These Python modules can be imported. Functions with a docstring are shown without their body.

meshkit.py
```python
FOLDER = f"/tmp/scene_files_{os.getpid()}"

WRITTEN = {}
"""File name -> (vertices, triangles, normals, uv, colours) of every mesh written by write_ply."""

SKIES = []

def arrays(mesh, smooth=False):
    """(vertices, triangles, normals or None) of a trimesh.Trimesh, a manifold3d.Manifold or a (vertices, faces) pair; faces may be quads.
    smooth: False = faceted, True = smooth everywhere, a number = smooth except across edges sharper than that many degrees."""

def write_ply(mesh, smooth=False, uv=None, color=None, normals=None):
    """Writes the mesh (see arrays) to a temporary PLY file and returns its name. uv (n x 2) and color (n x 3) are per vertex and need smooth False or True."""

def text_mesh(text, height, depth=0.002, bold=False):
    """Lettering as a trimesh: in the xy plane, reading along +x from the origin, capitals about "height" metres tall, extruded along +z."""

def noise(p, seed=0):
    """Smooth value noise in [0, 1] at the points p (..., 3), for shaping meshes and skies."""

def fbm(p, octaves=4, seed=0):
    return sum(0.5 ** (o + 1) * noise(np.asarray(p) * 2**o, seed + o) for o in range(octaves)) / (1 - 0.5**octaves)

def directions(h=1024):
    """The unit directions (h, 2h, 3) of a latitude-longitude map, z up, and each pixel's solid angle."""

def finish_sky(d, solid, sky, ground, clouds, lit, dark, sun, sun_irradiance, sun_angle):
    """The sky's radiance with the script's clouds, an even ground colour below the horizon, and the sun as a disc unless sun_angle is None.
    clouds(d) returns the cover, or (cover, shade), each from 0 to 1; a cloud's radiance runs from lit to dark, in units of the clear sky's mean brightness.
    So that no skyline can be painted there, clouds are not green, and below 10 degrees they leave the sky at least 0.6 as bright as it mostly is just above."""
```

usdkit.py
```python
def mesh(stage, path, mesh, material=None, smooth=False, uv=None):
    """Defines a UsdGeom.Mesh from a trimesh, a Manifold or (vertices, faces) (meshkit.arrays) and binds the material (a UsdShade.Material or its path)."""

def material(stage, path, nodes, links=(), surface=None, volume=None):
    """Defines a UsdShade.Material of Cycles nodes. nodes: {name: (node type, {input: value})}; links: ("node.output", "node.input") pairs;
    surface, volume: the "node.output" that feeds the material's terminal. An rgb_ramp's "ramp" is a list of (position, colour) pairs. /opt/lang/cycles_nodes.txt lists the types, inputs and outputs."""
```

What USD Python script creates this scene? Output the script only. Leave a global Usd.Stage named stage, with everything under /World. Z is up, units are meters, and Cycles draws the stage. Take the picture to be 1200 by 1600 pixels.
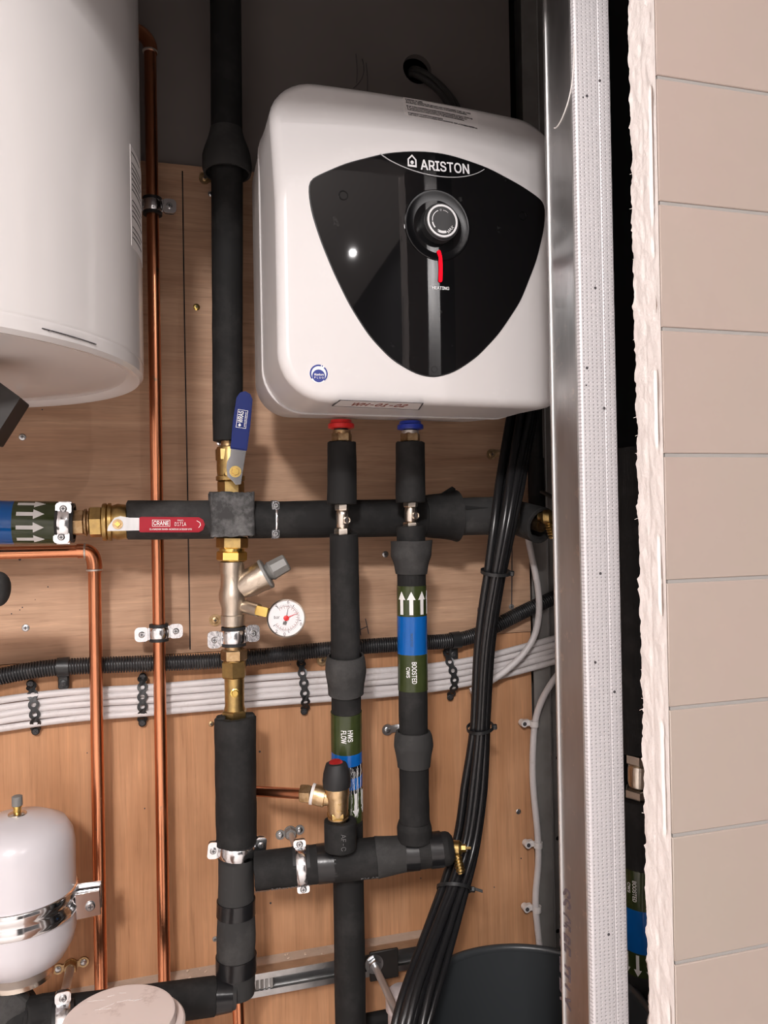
import math, numpy as np, trimesh, usdkit, meshkit
from pxr import Usd, UsdGeom, UsdLux, Gf, Sdf
from shapely.geometry import Polygon, Point, box as sbox, LineString
from shapely import affinity
from shapely.ops import unary_union
from scipy.interpolate import CubicSpline
from scipy.spatial import Delaunay

stage = Usd.Stage.CreateInMemory()
UsdGeom.SetStageUpAxis(stage, 'Z'); UsdGeom.SetStageMetersPerUnit(stage, 1.0)
UsdGeom.Xform.Define(stage, '/World'); UsdGeom.Scope.Define(stage, '/World/Looks')
V = lambda *a: np.array(a, float)
unit = lambda v: np.asarray(v, float) / np.linalg.norm(v)

# ------------------------------------------------------------------ camera
F, YAW, PITCH, ROLL, CAMZ = 1200.0, math.radians(15.5), math.radians(0.4), 0.018, 1.2
CAM = V(0, 0, CAMZ)
FWD = V(math.sin(YAW) * math.cos(PITCH), math.cos(YAW) * math.cos(PITCH), math.sin(PITCH))
_r0 = unit(np.cross(FWD, V(0, 0, 1))); _u0 = np.cross(_r0, FWD)
RGT = unit(_r0 - ROLL * _u0); UPV = np.cross(RGT, FWD)
cam = UsdGeom.Camera.Define(stage, '/World/camera')
cam.CreateHorizontalApertureAttr(36.0); cam.CreateVerticalApertureAttr(48.0); cam.CreateFocalLengthAttr(36.0 * F / 1200.0)
cam.CreateClippingRangeAttr((0.02, 100.0)); cam.CreateFStopAttr(0.0)
cam.CreateExposureAttr(0.02)
_m = np.eye(4); _m[0, :3], _m[1, :3], _m[2, :3], _m[3, :3] = RGT, UPV, -FWD, CAM
cam.AddTransformOp().Set(Gf.Matrix4d(_m.tolist()))

# ------------------------------------------------------------------ light: unseen ceiling lamps in front of the cupboard, plus an added fill
def rect_light(name, pos, target, w, h, power, color):
    l = UsdLux.RectLight.Define(stage, '/World/' + name)
    l.CreateWidthAttr(w); l.CreateHeightAttr(h); l.CreateIntensityAttr(power); l.CreateColorAttr(Gf.Vec3f(*color))
    z = unit(np.asarray(pos, float) - np.asarray(target, float)); x = unit(np.cross(V(0, 1, 0.001), z)); y = np.cross(z, x)
    m = np.eye(4); m[0, :3], m[1, :3], m[2, :3], m[3, :3] = x, y, z, pos
    l.AddTransformOp().Set(Gf.Matrix4d(m.tolist()))
rect_light('unseen_ceiling_lamp', (-0.70, -1.85, 2.44), (-0.70, -1.85, 0), 0.38, 0.38, 165.0, (1.0, 0.965, 0.955))  # out of view, placed so shadows fall to the right and down
fill_lamp = UsdLux.SphereLight.Define(stage, '/World/added_fill_light'); fill_lamp.CreateRadiusAttr(0.07); fill_lamp.CreateIntensityAttr(330.0); fill_lamp.CreateColorAttr(Gf.Vec3f(1.0, 0.955, 0.945))  # added fill sphere, brightens the ceiling and softens the cupboard
fill_lamp.AddTranslateOp().Set(Gf.Vec3d(-0.45, -1.0, 2.10))
rect_light('unseen_ceiling_lamp_002', (0.86, -1.75, 2.44), (0.86, -1.75, 0), 0.035, 0.016, 9000.0, (1.0, 0.95, 0.935))  # out of view, placed where the black panel mirrors it as a glint
dome = UsdLux.DomeLight.Define(stage, '/World/room_ambient'); dome.CreateIntensityAttr(0.02); dome.CreateColorAttr(Gf.Vec3f(1, 0.97, 0.95))

# ------------------------------------------------------------------ helpers: pixels to points
def ray(px, py): return RGT * (px - 600) / F + UPV * (800 - py) / F + FWD
def P(px, py, Y):
    d = ray(px, py); return CAM + d * ((Y - CAM[1]) / d[1])
def PX(px, py, X):
    d = ray(px, py); return CAM + d * ((X - CAM[0]) / d[0])
def reach(p, q, axis, val): return p + (q - p) * ((val - p[axis]) / (q - p)[axis])      # on along p-q until one coordinate is val
def depth(p): return float((np.asarray(p) - CAM) @ FWD)
def RW(w, p): return w / 2 * depth(p) / F            # radius of a round thing w pixels wide at p

# ------------------------------------------------------------------ helpers: meshes
def fix(v, f):
    m = trimesh.Trimesh(np.asarray(v, float), np.asarray(f), process=False)
    return m
def cat(*ms): return trimesh.util.concatenate([m for m in ms if m is not None])
def basis(axis, ref=None):
    a = unit(axis)
    if ref is None: ref = V(0, -1, 0) if abs(a[1]) < 0.9 else V(0, 0, 1)
    e = unit(np.asarray(ref, float) - a * (a @ ref)); s = np.cross(a, e)
    return a, e, s
def rings(centers, E, S, R, closed=False, caps=True, n=24):
    th = np.arange(n) * 2 * math.pi / n
    R = np.broadcast_to(np.asarray(R, float), (len(centers),)) if np.ndim(R) < 2 else np.asarray(R, float)
    Rm = R[:, None] if R.ndim == 1 else R
    v = (centers[:, None] + (Rm * np.cos(th)[None])[..., None] * E[:, None] + (Rm * np.sin(th)[None])[..., None] * S[:, None]).reshape(-1, 3)
    k = len(centers); f = []
    for i in range(k if closed else k - 1):
        j = (i + 1) % k
        for q in range(n):
            a, b, c, d = i * n + q, i * n + (q + 1) % n, j * n + (q + 1) % n, j * n + q
            f += [[a, b, c], [a, c, d]]
    v = list(v)
    if caps and not closed:
        v += [centers[0], centers[-1]]; c0, c1 = k * n, k * n + 1
        for q in range(n):
            f += [[c0, (q + 1) % n, q], [c1, (k - 1) * n + q, (k - 1) * n + (q + 1) % n]]
    return fix(v, f)
def lathe(p, axis, prof, n=28, ref=None, closed=False):
    a, e, s = basis(axis, ref); prof = np.array(prof, float)
    c = np.asarray(p) + prof[:, :1] * a
    return rings(c, np.repeat(e[None], len(c), 0), np.repeat(s[None], len(c), 0), np.maximum(prof[:, 1], 1e-5), closed, True, n)
def spline(pts, n):
    pts = np.array(pts, float)
    if len(pts) == 2: return pts[0] + np.linspace(0, 1, n)[:, None] * (pts[1] - pts[0])
    d = np.r_[0, np.cumsum(np.linalg.norm(np.diff(pts, axis=0), axis=1) ** 0.7)]
    return CubicSpline(d, pts)(np.linspace(0, d[-1], n))
def tube(pts, r, n=16, caps=True):
    p = np.array(pts, float); t = np.gradient(p, axis=0); t /= np.linalg.norm(t, axis=1, keepdims=True)
    a, e, s = basis(t[0]); E = [e]
    for i in range(1, len(p)):
        e = E[-1] - t[i] * (E[-1] @ t[i]); E.append(e / np.linalg.norm(e))
    E = np.array(E); S = np.cross(t, E)
    return rings(p, E, S, r, False, caps, n)
def cyl(p0, p1, r, n=24, bev=0.0):
    p0, p1 = np.asarray(p0, float), np.asarray(p1, float); L = np.linalg.norm(p1 - p0)
    pr = [(0, r), (L, r)] if not bev else [(0, r - bev), (bev, r), (L - bev, r), (L, r - bev)]
    return lathe(p0, p1 - p0, pr, n)
def hexnut(p, axis, t0, t1, r, ref=None, n=6):
    b = min(0.0018, (t1 - t0) * 0.25)
    return lathe(p, axis, [(t0, r * 0.9), (t0 + b, r), (t1 - b, r), (t1, r * 0.9)], n, ref)
def cbox(c, size, bev=0.001, R=None):
    s = np.asarray(size, float) / 2; pts = []
    for sx in (-1, 1):
        for sy in (-1, 1):
            for sz in (-1, 1):
                for k in range(3):
                    q = s - bev; q[k] = s[k]; pts.append(q * (sx, sy, sz))
    m = trimesh.convex.convex_hull(np.array(pts)); v = m.vertices
    if R is not None: v = v @ np.asarray(R)           # rows of R are the box's axes
    return fix(v + np.asarray(c), m.faces)
def bx(x0, x1, y0, y1, z0, z1, bev=0.0):
    if bev: return cbox(((x0 + x1) / 2, (y0 + y1) / 2, (z0 + z1) / 2), (x1 - x0, y1 - y0, z1 - z0), bev)
    m = trimesh.creation.box((x1 - x0, y1 - y0, z1 - z0)); m.apply_translation(((x0 + x1) / 2, (y0 + y1) / 2, (z0 + z1) / 2)); return m
def ext(poly, h, o, ex, ey, ez=None, z0=0.0):
    """Polygon in the plane (ex, ey) at o, thickened by h along ez from z0."""
    ex, ey = np.asarray(ex, float), np.asarray(ey, float); ez = np.cross(ex, ey) if ez is None else np.asarray(ez, float)
    ms = [trimesh.creation.extrude_polygon(g, h, engine='earcut') for g in getattr(poly, 'geoms', [poly])]
    m = trimesh.util.concatenate(ms); v = m.vertices
    f = m.faces if np.cross(ex, ey) @ ez > 0 else m.faces[:, ::-1]
    return fix(np.asarray(o) + v[:, :1] * ex + v[:, 1:2] * ey + (v[:, 2:] + z0) * ez, f)
def text(s, height, o, ex, ey, depth_=0.0004, bold=False, center=True, width=None, lift=0.0):
    m = meshkit.text_mesh(s, height, depth_, bold); v = np.array(m.vertices); lo, hi = v.min(0), v.max(0)
    if width: v[:, 0] *= width / (hi[0] - lo[0]); lo, hi = v.min(0), v.max(0)
    if center: v[:, :2] -= (lo[:2] + hi[:2]) / 2
    ex, ey = np.asarray(ex, float), np.asarray(ey, float); ez = np.cross(ex, ey)
    return fix(np.asarray(o) + v[:, :1] * ex + v[:, 1:2] * ey + (v[:, 2:] + lift) * ez, m.faces)
def sheet_uv(poly, step):
    """Points and triangles that fill a polygon, plus its boundary loop."""
    ring = np.array(poly.exterior.segmentize(step).coords)[:-1] if poly.exterior.is_ccw else np.array(poly.exterior.segmentize(step).coords)[:-1][::-1]
    x0, y0, x1, y1 = poly.bounds; inner = poly.buffer(-step * 0.45)
    g = np.array([(x, y) for x in np.arange(x0, x1, step) for y in np.arange(y0, y1, step)])
    if len(g) and not inner.is_empty:
        import shapely
        g = g[shapely.contains_xy(inner, g[:, 0], g[:, 1])]
    pts = np.vstack([ring, g]) if len(g) else ring
    tri = Delaunay(pts).simplices; c = pts[tri].mean(1)
    import shapely
    tri = tri[shapely.contains_xy(poly.buffer(1e-7), c[:, 0], c[:, 1])]
    a = pts[tri]; cr = (a[:, 1, 0] - a[:, 0, 0]) * (a[:, 2, 1] - a[:, 0, 1]) - (a[:, 1, 1] - a[:, 0, 1]) * (a[:, 2, 0] - a[:, 0, 0])
    tri[cr < 0] = tri[cr < 0][:, ::-1]; tri = tri[np.abs(cr) > 1e-14]
    return pts, tri, len(ring)
def sheet(poly, fn, d0, d1, step=0.01, bev=0.0):
    """A slab over a curved surface fn(u, v, d); outer face at d1, back at d0."""
    out = []
    for g in getattr(poly, 'geoms', [poly]):
        p, t, k = sheet_uv(g, step); n = len(p)
        top = np.array([fn(u, v, d1) for u, v in p]); bot = np.array([fn(u, v, d0) for u, v in p])
        f = list(t) + [x[::-1] + n for x in t]
        for i in range(k):
            j = (i + 1) % k; f += [[i, i + n, j + n], [i, j + n, j]]
        out.append(fix(np.vstack([top, bot]), f))
    return cat(*out)
def on_cyl(c, axis, r, ref=V(0, -1, 0)):
    """fn(s, t, d) for a sheet on a cylinder: s runs to the right round the pipe, t along its axis."""
    a, e, s = basis(axis, ref)
    return lambda u, v, d: np.asarray(c) + a * v + (r + d) * (math.cos(u / r) * e + math.sin(u / r) * s)
def warp(m, fn):
    return fix([fn(*p) for p in np.array(m.vertices)], m.faces)
def text_on(s, height, fn, u0, v0, ex=(1, 0), ey=(0, 1), bold=False, width=None, d=0.0006):
    m = meshkit.text_mesh(s, height, 0.0003, bold); v = np.array(m.vertices); lo, hi = v.min(0), v.max(0)
    if width: v[:, 0] *= width / (hi[0] - lo[0]); lo, hi = v.min(0), v.max(0)
    v[:, :2] -= (lo[:2] + hi[:2]) / 2
    return fix([fn(u0 + a * ex[0] + b * ey[0], v0 + a * ex[1] + b * ey[1], d + c) for a, b, c in v], m.faces)
def rrect(w, h, r, n=8, sub=0):
    p = []
    for cx, cy, a0 in ((w / 2 - r, h / 2 - r, 0), (-w / 2 + r, h / 2 - r, 90), (-w / 2 + r, -h / 2 + r, 180), (w / 2 - r, -h / 2 + r, 270)):
        for k in range(n + 1):
            a = math.radians(a0 + 90 * k / n); p.append((cx + r * math.cos(a), cy + r * math.sin(a)))
    if sub:
        q = []
        for a, b in zip(p, p[1:] + p[:1]):
            m = sub if math.dist(a, b) > 0.03 else 1
            q += [(a[0] + (b[0] - a[0]) * k / m, a[1] + (b[1] - a[1]) * k / m) for k in range(m)]
        p = q
    return np.array(p)
def jitter(m, amp, scale=60.0, seed=0):
    v = np.array(m.vertices); o = np.stack([meshkit.fbm(v * scale + 7.1 * k, 2, seed + k) - 0.5 for k in range(3)], 1)
    return fix(v + o * 2 * amp, m.faces)

# ------------------------------------------------------------------ helpers: things and parts
_used = {}
def numbered(parent, name):
    k = _used.get((parent, name), 0); _used[(parent, name)] = k + 1
    return name if k == 0 else f'{name}_{k:03d}'
def _data(prim, label=None, category=None, group=None, kind=None):
    for k, v in (('label', label), ('category', category), ('group', group), ('kind', kind)):
        if v: prim.SetCustomDataByKey(k, v)
class Thing:
    """An Xform at the thing's base whose children are its parts; parts are given in world coordinates."""
    def __init__(s, name, label, category=None, base=(0, 0, 0), group=None, kind=None):
        s.base = np.asarray(base, float); s.path = '/World/' + numbered('/World', name)
        x = UsdGeom.Xform.Define(stage, s.path); x.AddTranslateOp().Set(Gf.Vec3d(*map(float, s.base)))
        _data(x.GetPrim(), label, category, group, kind)
    def add(s, name, mesh, mat, parent=None, smooth=38, label=None, kind=None):
        p = parent or s.path; path = p + '/' + numbered(p, name)
        m = usdkit.mesh(stage, path, fix(np.array(mesh.vertices) - s.base, mesh.faces), M[mat], smooth)
        _data(m.GetPrim(), label, None, None, kind)
        return path
def one(name, mesh, mat, label, category=None, group=None, kind=None, smooth=38, base=None):
    base = np.asarray(mesh.bounds.mean(0) if base is None else base, float); path = '/World/' + numbered('/World', name)
    m = usdkit.mesh(stage, path, fix(np.array(mesh.vertices) - base, mesh.faces), M[mat], smooth)
    m.AddTranslateOp().Set(Gf.Vec3d(*map(float, base))); _data(m.GetPrim(), label, category, group, kind)
    return path

# ------------------------------------------------------------------ materials
M = {}
def mat(name, color, rough=0.5, metal=0.0, var=None, bump=None, rvar=None, stretch=(1, 1, 1), coat=0.0, emit=None, spec=0.5, dust=None):
    """var = (second colour, noise scale, lo, hi); bump = (scale, strength, distance); dust = (colour, scale, lo, hi) blotches of dirt."""
    n = {'g': ('geometry', {}), 'mp': ('mapping', {'scale': stretch}), 'p': ('principled_bsdf', {'base_color': color, 'roughness': rough, 'metallic': metal, 'coat_weight': coat, 'specular_ior_level': spec})}
    l = [('g.position', 'mp.vector')]; last = None
    if var:
        c2, sc, lo, hi = var
        n['nz'] = ('noise_texture', {'scale': sc, 'detail': 5.0, 'roughness': 0.6}); n['rp'] = ('rgb_ramp', {'ramp': [(lo, color), (hi, c2)]})
        l += [('mp.vector', 'nz.vector'), ('nz.fac', 'rp.fac')]; last = 'rp.color'
    if dust:
        c3, sc, lo, hi = dust
        n['dn'] = ('noise_texture', {'scale': sc, 'detail': 6.0, 'roughness': 0.7}); n['dr'] = ('rgb_ramp', {'ramp': [(lo, (0, 0, 0)), (hi, (1, 1, 1))]})
        n['dm'] = ('mix_color', {'a': color, 'b': c3})
        l += [('g.position', 'dn.vector'), ('dn.fac', 'dr.fac'), ('dr.color', 'dm.fac')]
        if last: l += [(last, 'dm.a')]
        last = 'dm.result'
    if last: l += [(last, 'p.base_color')]
    if rvar:
        sc, lo, hi = rvar
        n['rn'] = ('noise_texture', {'scale': sc, 'detail': 4.0}); n['rm'] = ('map_range', {'from_min': 0.3, 'from_max': 0.7, 'to_min': lo, 'to_max': hi})
        l += [('mp.vector', 'rn.vector'), ('rn.fac', 'rm.value'), ('rm.result', 'p.roughness')]
    if bump:
        sc, st, di = bump
        n['bn'] = ('noise_texture', {'scale': sc, 'detail': 4.0}); n['b'] = ('bump', {'strength': st, 'distance': di})
        l += [('mp.vector', 'bn.vector'), ('bn.fac', 'b.height'), ('b.normal', 'p.normal')]
    if emit:
        n['p'][1].update({'emission_color': emit[0], 'emission_strength': emit[1]})
    M[name] = usdkit.material(stage, '/World/Looks/' + name, n, l, surface='p.BSDF')
def srgb(r, g, b): return tuple((c / 255 / 12.92) if c <= 10 else ((c / 255 + 0.055) / 1.055) ** 2.4 for c in (r, g, b))
def plywood(name, c1, c2, c3, vertical):
    fine = (8.0, 8.0, 150.0) if not vertical else (120.0, 4.0, 4.0); broad = (1.2, 1.2, 14.0) if not vertical else (11.0, 1.2, 1.1)
    n = {'g': ('geometry', {}), 'm1': ('mapping', {'scale': fine}), 'm2': ('mapping', {'scale': broad}),
         'n1': ('noise_texture', {'scale': 1.6, 'detail': 5.0, 'roughness': 0.65, 'distortion': 0.4}), 'n2': ('noise_texture', {'scale': 1.0, 'detail': 3.0, 'distortion': 0.8}),
         'n3': ('noise_texture', {'scale': 9.0, 'detail': 4.0}),
         'r2': ('rgb_ramp', {'ramp': [(0.3, c1), (0.52, c2), (0.72, c1)]}), 'r1': ('rgb_ramp', {'ramp': [(0.27, (0.64, 0.60, 0.57)), (0.42, (0.92, 0.91, 0.90)), (0.55, (1, 1, 1)), (0.70, (1.20, 1.18, 1.16))]}),
         'r3': ('rgb_ramp', {'ramp': [(0.3, (0.86, 0.84, 0.82)), (0.65, (1.06, 1.06, 1.06))]}),
         'x': ('mix_color', {'blend_type': 'multiply', 'fac': 0.8}), 'y': ('mix_color', {'blend_type': 'multiply', 'fac': 1.0}),
         'b': ('bump', {'strength': 0.25, 'distance': 0.0006}), 'p': ('principled_bsdf', {'roughness': 0.62, 'specular_ior_level': 0.3})}
    l = [('g.position', 'm1.vector'), ('g.position', 'm2.vector'), ('m1.vector', 'n1.vector'), ('m2.vector', 'n2.vector'), ('g.position', 'n3.vector'), ('n1.fac', 'r1.fac'), ('n2.fac', 'r2.fac'), ('n3.fac', 'r3.fac'),
         ('r2.color', 'x.a'), ('r1.color', 'x.b'), ('x.result', 'y.a'), ('r3.color', 'y.b'), ('y.result', 'p.base_color'), ('n1.fac', 'b.height'), ('b.normal', 'p.normal')]
    M[name] = usdkit.material(stage, '/World/Looks/' + name, n, l, surface='p.BSDF')
plywood('plywood_across', (0.43, 0.255, 0.16), (0.55, 0.35, 0.23), None, False)
plywood('plywood_upright', (0.49, 0.245, 0.12), (0.58, 0.31, 0.165), None, True)
mat('plaster_shaded', (0.20, 0.175, 0.165), 0.8, var=((0.24, 0.21, 0.20), 3, 0.3, 0.7), bump=(40, 0.1, 0.001))  # tone partly its own, partly shade above the plywood put into the colour
mat('plaster_white', (0.72, 0.69, 0.67), 0.9)
mat('void_shade', (0.012, 0.012, 0.013), 0.9)  # black colour stands in for the shade deep in the void
mat('room_wall', (0.68, 0.65, 0.64), 0.6)
mat('room_floor', (0.74, 0.69, 0.66), 0.5)  # out of view, kept pale to bounce light up onto the undersides
mat('unseen_dark', (0.03, 0.03, 0.032), 0.35)  # for dark surfaces out of view that the heater panel mirrors
mat('person_grey', (0.35, 0.34, 0.34), 0.8)
mat('batten', (0.56, 0.45, 0.365), 0.9, var=((0.48, 0.38, 0.30), 40, 0.35, 0.7), bump=(220, 0.3, 0.001), dust=((0.40, 0.32, 0.27), 150, 0.60, 0.70))
for i, (c, k) in enumerate((((0.365, 0.308, 0.265), (0.375, 0.295, 0.262)), ((0.36, 0.306, 0.262), (0.37, 0.293, 0.26)), ((0.37, 0.311, 0.268), (0.38, 0.298, 0.265)))):
    mat(f'tile_{"abc"[i]}', c, 0.42, var=(k, 3, 0.3, 0.7), spec=0.35)
mat('grout', (0.30, 0.285, 0.27), 0.9)
mat('board_core', (0.86, 0.80, 0.77), 0.95, bump=(300, 0.25, 0.002), var=((0.82, 0.75, 0.72), 90, 0.4, 0.75))
mat('galvanised', (0.56, 0.56, 0.565), 0.36, 1.0, var=((0.47, 0.465, 0.46), 30, 0.3, 0.7), rvar=(20, 0.3, 0.46), stretch=(1, 1, 0.25), dust=((0.72, 0.66, 0.62), 55, 0.60, 0.72))
mat('galvanised_dull', (0.30, 0.29, 0.275), 0.55, 0.25, var=((0.23, 0.22, 0.21), 25, 0.3, 0.7))
mat('zinc', (0.86, 0.87, 0.89), 0.17, 1.0, bump=(180, 0.25, 0.001))
mat('zinc_strut', (0.60, 0.60, 0.60), 0.32, 1.0, var=((0.45, 0.45, 0.45), 40, 0.3, 0.7))
mat('chrome', (0.85, 0.85, 0.86), 0.12, 1.0)
mat('steel_screw', (0.55, 0.56, 0.57), 0.3, 1.0)
mat('brass', (0.55, 0.385, 0.15), 0.34, 1.0, var=((0.40, 0.28, 0.12), 120, 0.35, 0.7), bump=(260, 0.12, 0.001))
mat('brass_bright', (0.85, 0.60, 0.18), 0.24, 1.0)
mat('brass_dull', (0.42, 0.28, 0.14), 0.38, 1.0, var=((0.55, 0.40, 0.24), 150, 0.4, 0.65), bump=(300, 0.2, 0.001))
mat('nickel_brass', (0.60, 0.52, 0.43), 0.36, 1.0, bump=(420, 0.18, 0.001))
mat('nickel', (0.70, 0.64, 0.56), 0.22, 1.0)
mat('cast_brass', (0.62, 0.44, 0.24), 0.36, 1.0, bump=(420, 0.2, 0.001), var=((0.72, 0.54, 0.33), 140, 0.4, 0.65))
mat('steel_rod', (0.62, 0.61, 0.61), 0.34, 0.75)
mat('solder', (0.62, 0.58, 0.53), 0.45, 0.8)
mat('copper', (0.76, 0.32, 0.17), 0.25, 1.0, var=((0.68, 0.28, 0.15), 14, 0.35, 0.7), stretch=(1, 1, 0.5), bump=(30, 0.03, 0.001), dust=((0.30, 0.26, 0.18), 24, 0.62, 0.70))
mat('foam', (0.012, 0.0118, 0.0118), 0.78, bump=(500, 0.12, 0.001), dust=((0.034, 0.033, 0.032), 20, 0.48, 0.8), spec=0.3)
mat('foam_grey', (0.036, 0.0355, 0.035), 0.8, bump=(500, 0.12, 0.001), dust=((0.08, 0.077, 0.075), 18, 0.48, 0.8), spec=0.3)
mat('foam_dusty', (0.05, 0.049, 0.049), 0.85, bump=(500, 0.15, 0.001), dust=((0.20, 0.197, 0.195), 38, 0.45, 0.75), spec=0.3)
mat('foam_cut', (0.012, 0.012, 0.012), 0.95)
mat('tape', (0.012, 0.012, 0.013), 0.22, bump=(60, 0.15, 0.002))
mat('rubber', (0.014, 0.014, 0.015), 0.6)
mat('cable_black', (0.012, 0.012, 0.013), 0.27, bump=(30, 0.06, 0.002))
mat('cable_dark_grey', (0.045, 0.043, 0.042), 0.5)
mat('conduit', (0.020, 0.020, 0.022), 0.38, dust=((0.07, 0.068, 0.066), 30, 0.5, 0.75))
mat('cable_white', (0.68, 0.64, 0.635), 0.42, dust=((0.52, 0.47, 0.44), 30, 0.55, 0.75))
mat('strap_black', (0.018, 0.019, 0.020), 0.4)
mat('enamel', (0.74, 0.71, 0.70), 0.16, coat=0.3)
mat('heater_white', (0.63, 0.605, 0.60), 0.32, dust=((0.68, 0.66, 0.655), 14, 0.58, 0.8))
mat('heater_back', (0.56, 0.52, 0.50), 0.38, var=((0.50, 0.46, 0.44), 20, 0.3, 0.7), stretch=(1, 1, 0.2))
mat('panel_black', (0.0035, 0.0035, 0.004), 0.025, dust=((0.035, 0.035, 0.035), 34, 0.64, 0.73), coat=0.0)
mat('dial_black', (0.004, 0.004, 0.0045), 0.09, spec=0.3)
mat('knob_black', (0.022, 0.022, 0.023), 0.4)
mat('print_grey', (0.42, 0.42, 0.43), 0.45)
mat('print_silver', (0.70, 0.70, 0.71), 0.4)
mat('print_white', (0.80, 0.79, 0.78), 0.5)
mat('print_dim', (0.13, 0.13, 0.13), 0.5)
mat('ink', (0.06, 0.055, 0.06), 0.7)
mat('ink_purple', (0.10, 0.075, 0.085), 0.6)
mat('ink_red', (0.20, 0.045, 0.03), 0.7)
mat('ink_blue', (0.02, 0.035, 0.22), 0.4)
mat('pencil', (0.035, 0.025, 0.022), 0.8)
mat('paper', (0.66, 0.63, 0.62), 0.6)
mat('label_grey', (0.20, 0.19, 0.185), 0.5, var=((0.11, 0.105, 0.10), 300, 0.4, 0.6))
mat('led_red', (0.5, 0.002, 0.01), 0.6, emit=((1.0, 0.0005, 0.012), 0.85), spec=0.1)
mat('plastic_red', (0.66, 0.02, 0.02), 0.35)
mat('plastic_blue', (0.015, 0.04, 0.36), 0.35)
mat('grip_red', (0.36, 0.010, 0.024), 0.42, spec=0.25, bump=(300, 0.08, 0.001))
mat('grip_blue', (0.007, 0.018, 0.13), 0.45, spec=0.22)
mat('band_green', (0.030, 0.042, 0.012), 0.16, var=((0.045, 0.06, 0.02), 30, 0.3, 0.7))
mat('band_blue', (0.004, 0.105, 0.40), 0.16)
mat('band_black', (0.012, 0.012, 0.014), 0.18)
mat('plastic_grey', (0.20, 0.195, 0.185), 0.45)
mat('vessel_white', (0.66, 0.635, 0.665), 0.22, coat=0.2)
mat('cream', (0.78, 0.66, 0.615), 0.42, dust=((0.56, 0.44, 0.40), 22, 0.60, 0.72), bump=(60, 0.04, 0.002))
mat('pale_plastic', (0.62, 0.545, 0.54), 0.45)
mat('bucket', (0.045, 0.050, 0.054), 0.34, bump=(18, 0.03, 0.003))
mat('cover_brown', (0.013, 0.010, 0.008), 0.6)
mat('gauge_face', (0.78, 0.75, 0.76), 0.4)
mat('clip_white', (0.74, 0.70, 0.68), 0.45)
mat('dot_red', (0.35, 0.01, 0.012), 0.4)
mat('wood_chip', (0.72, 0.58, 0.46), 0.9)
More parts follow.
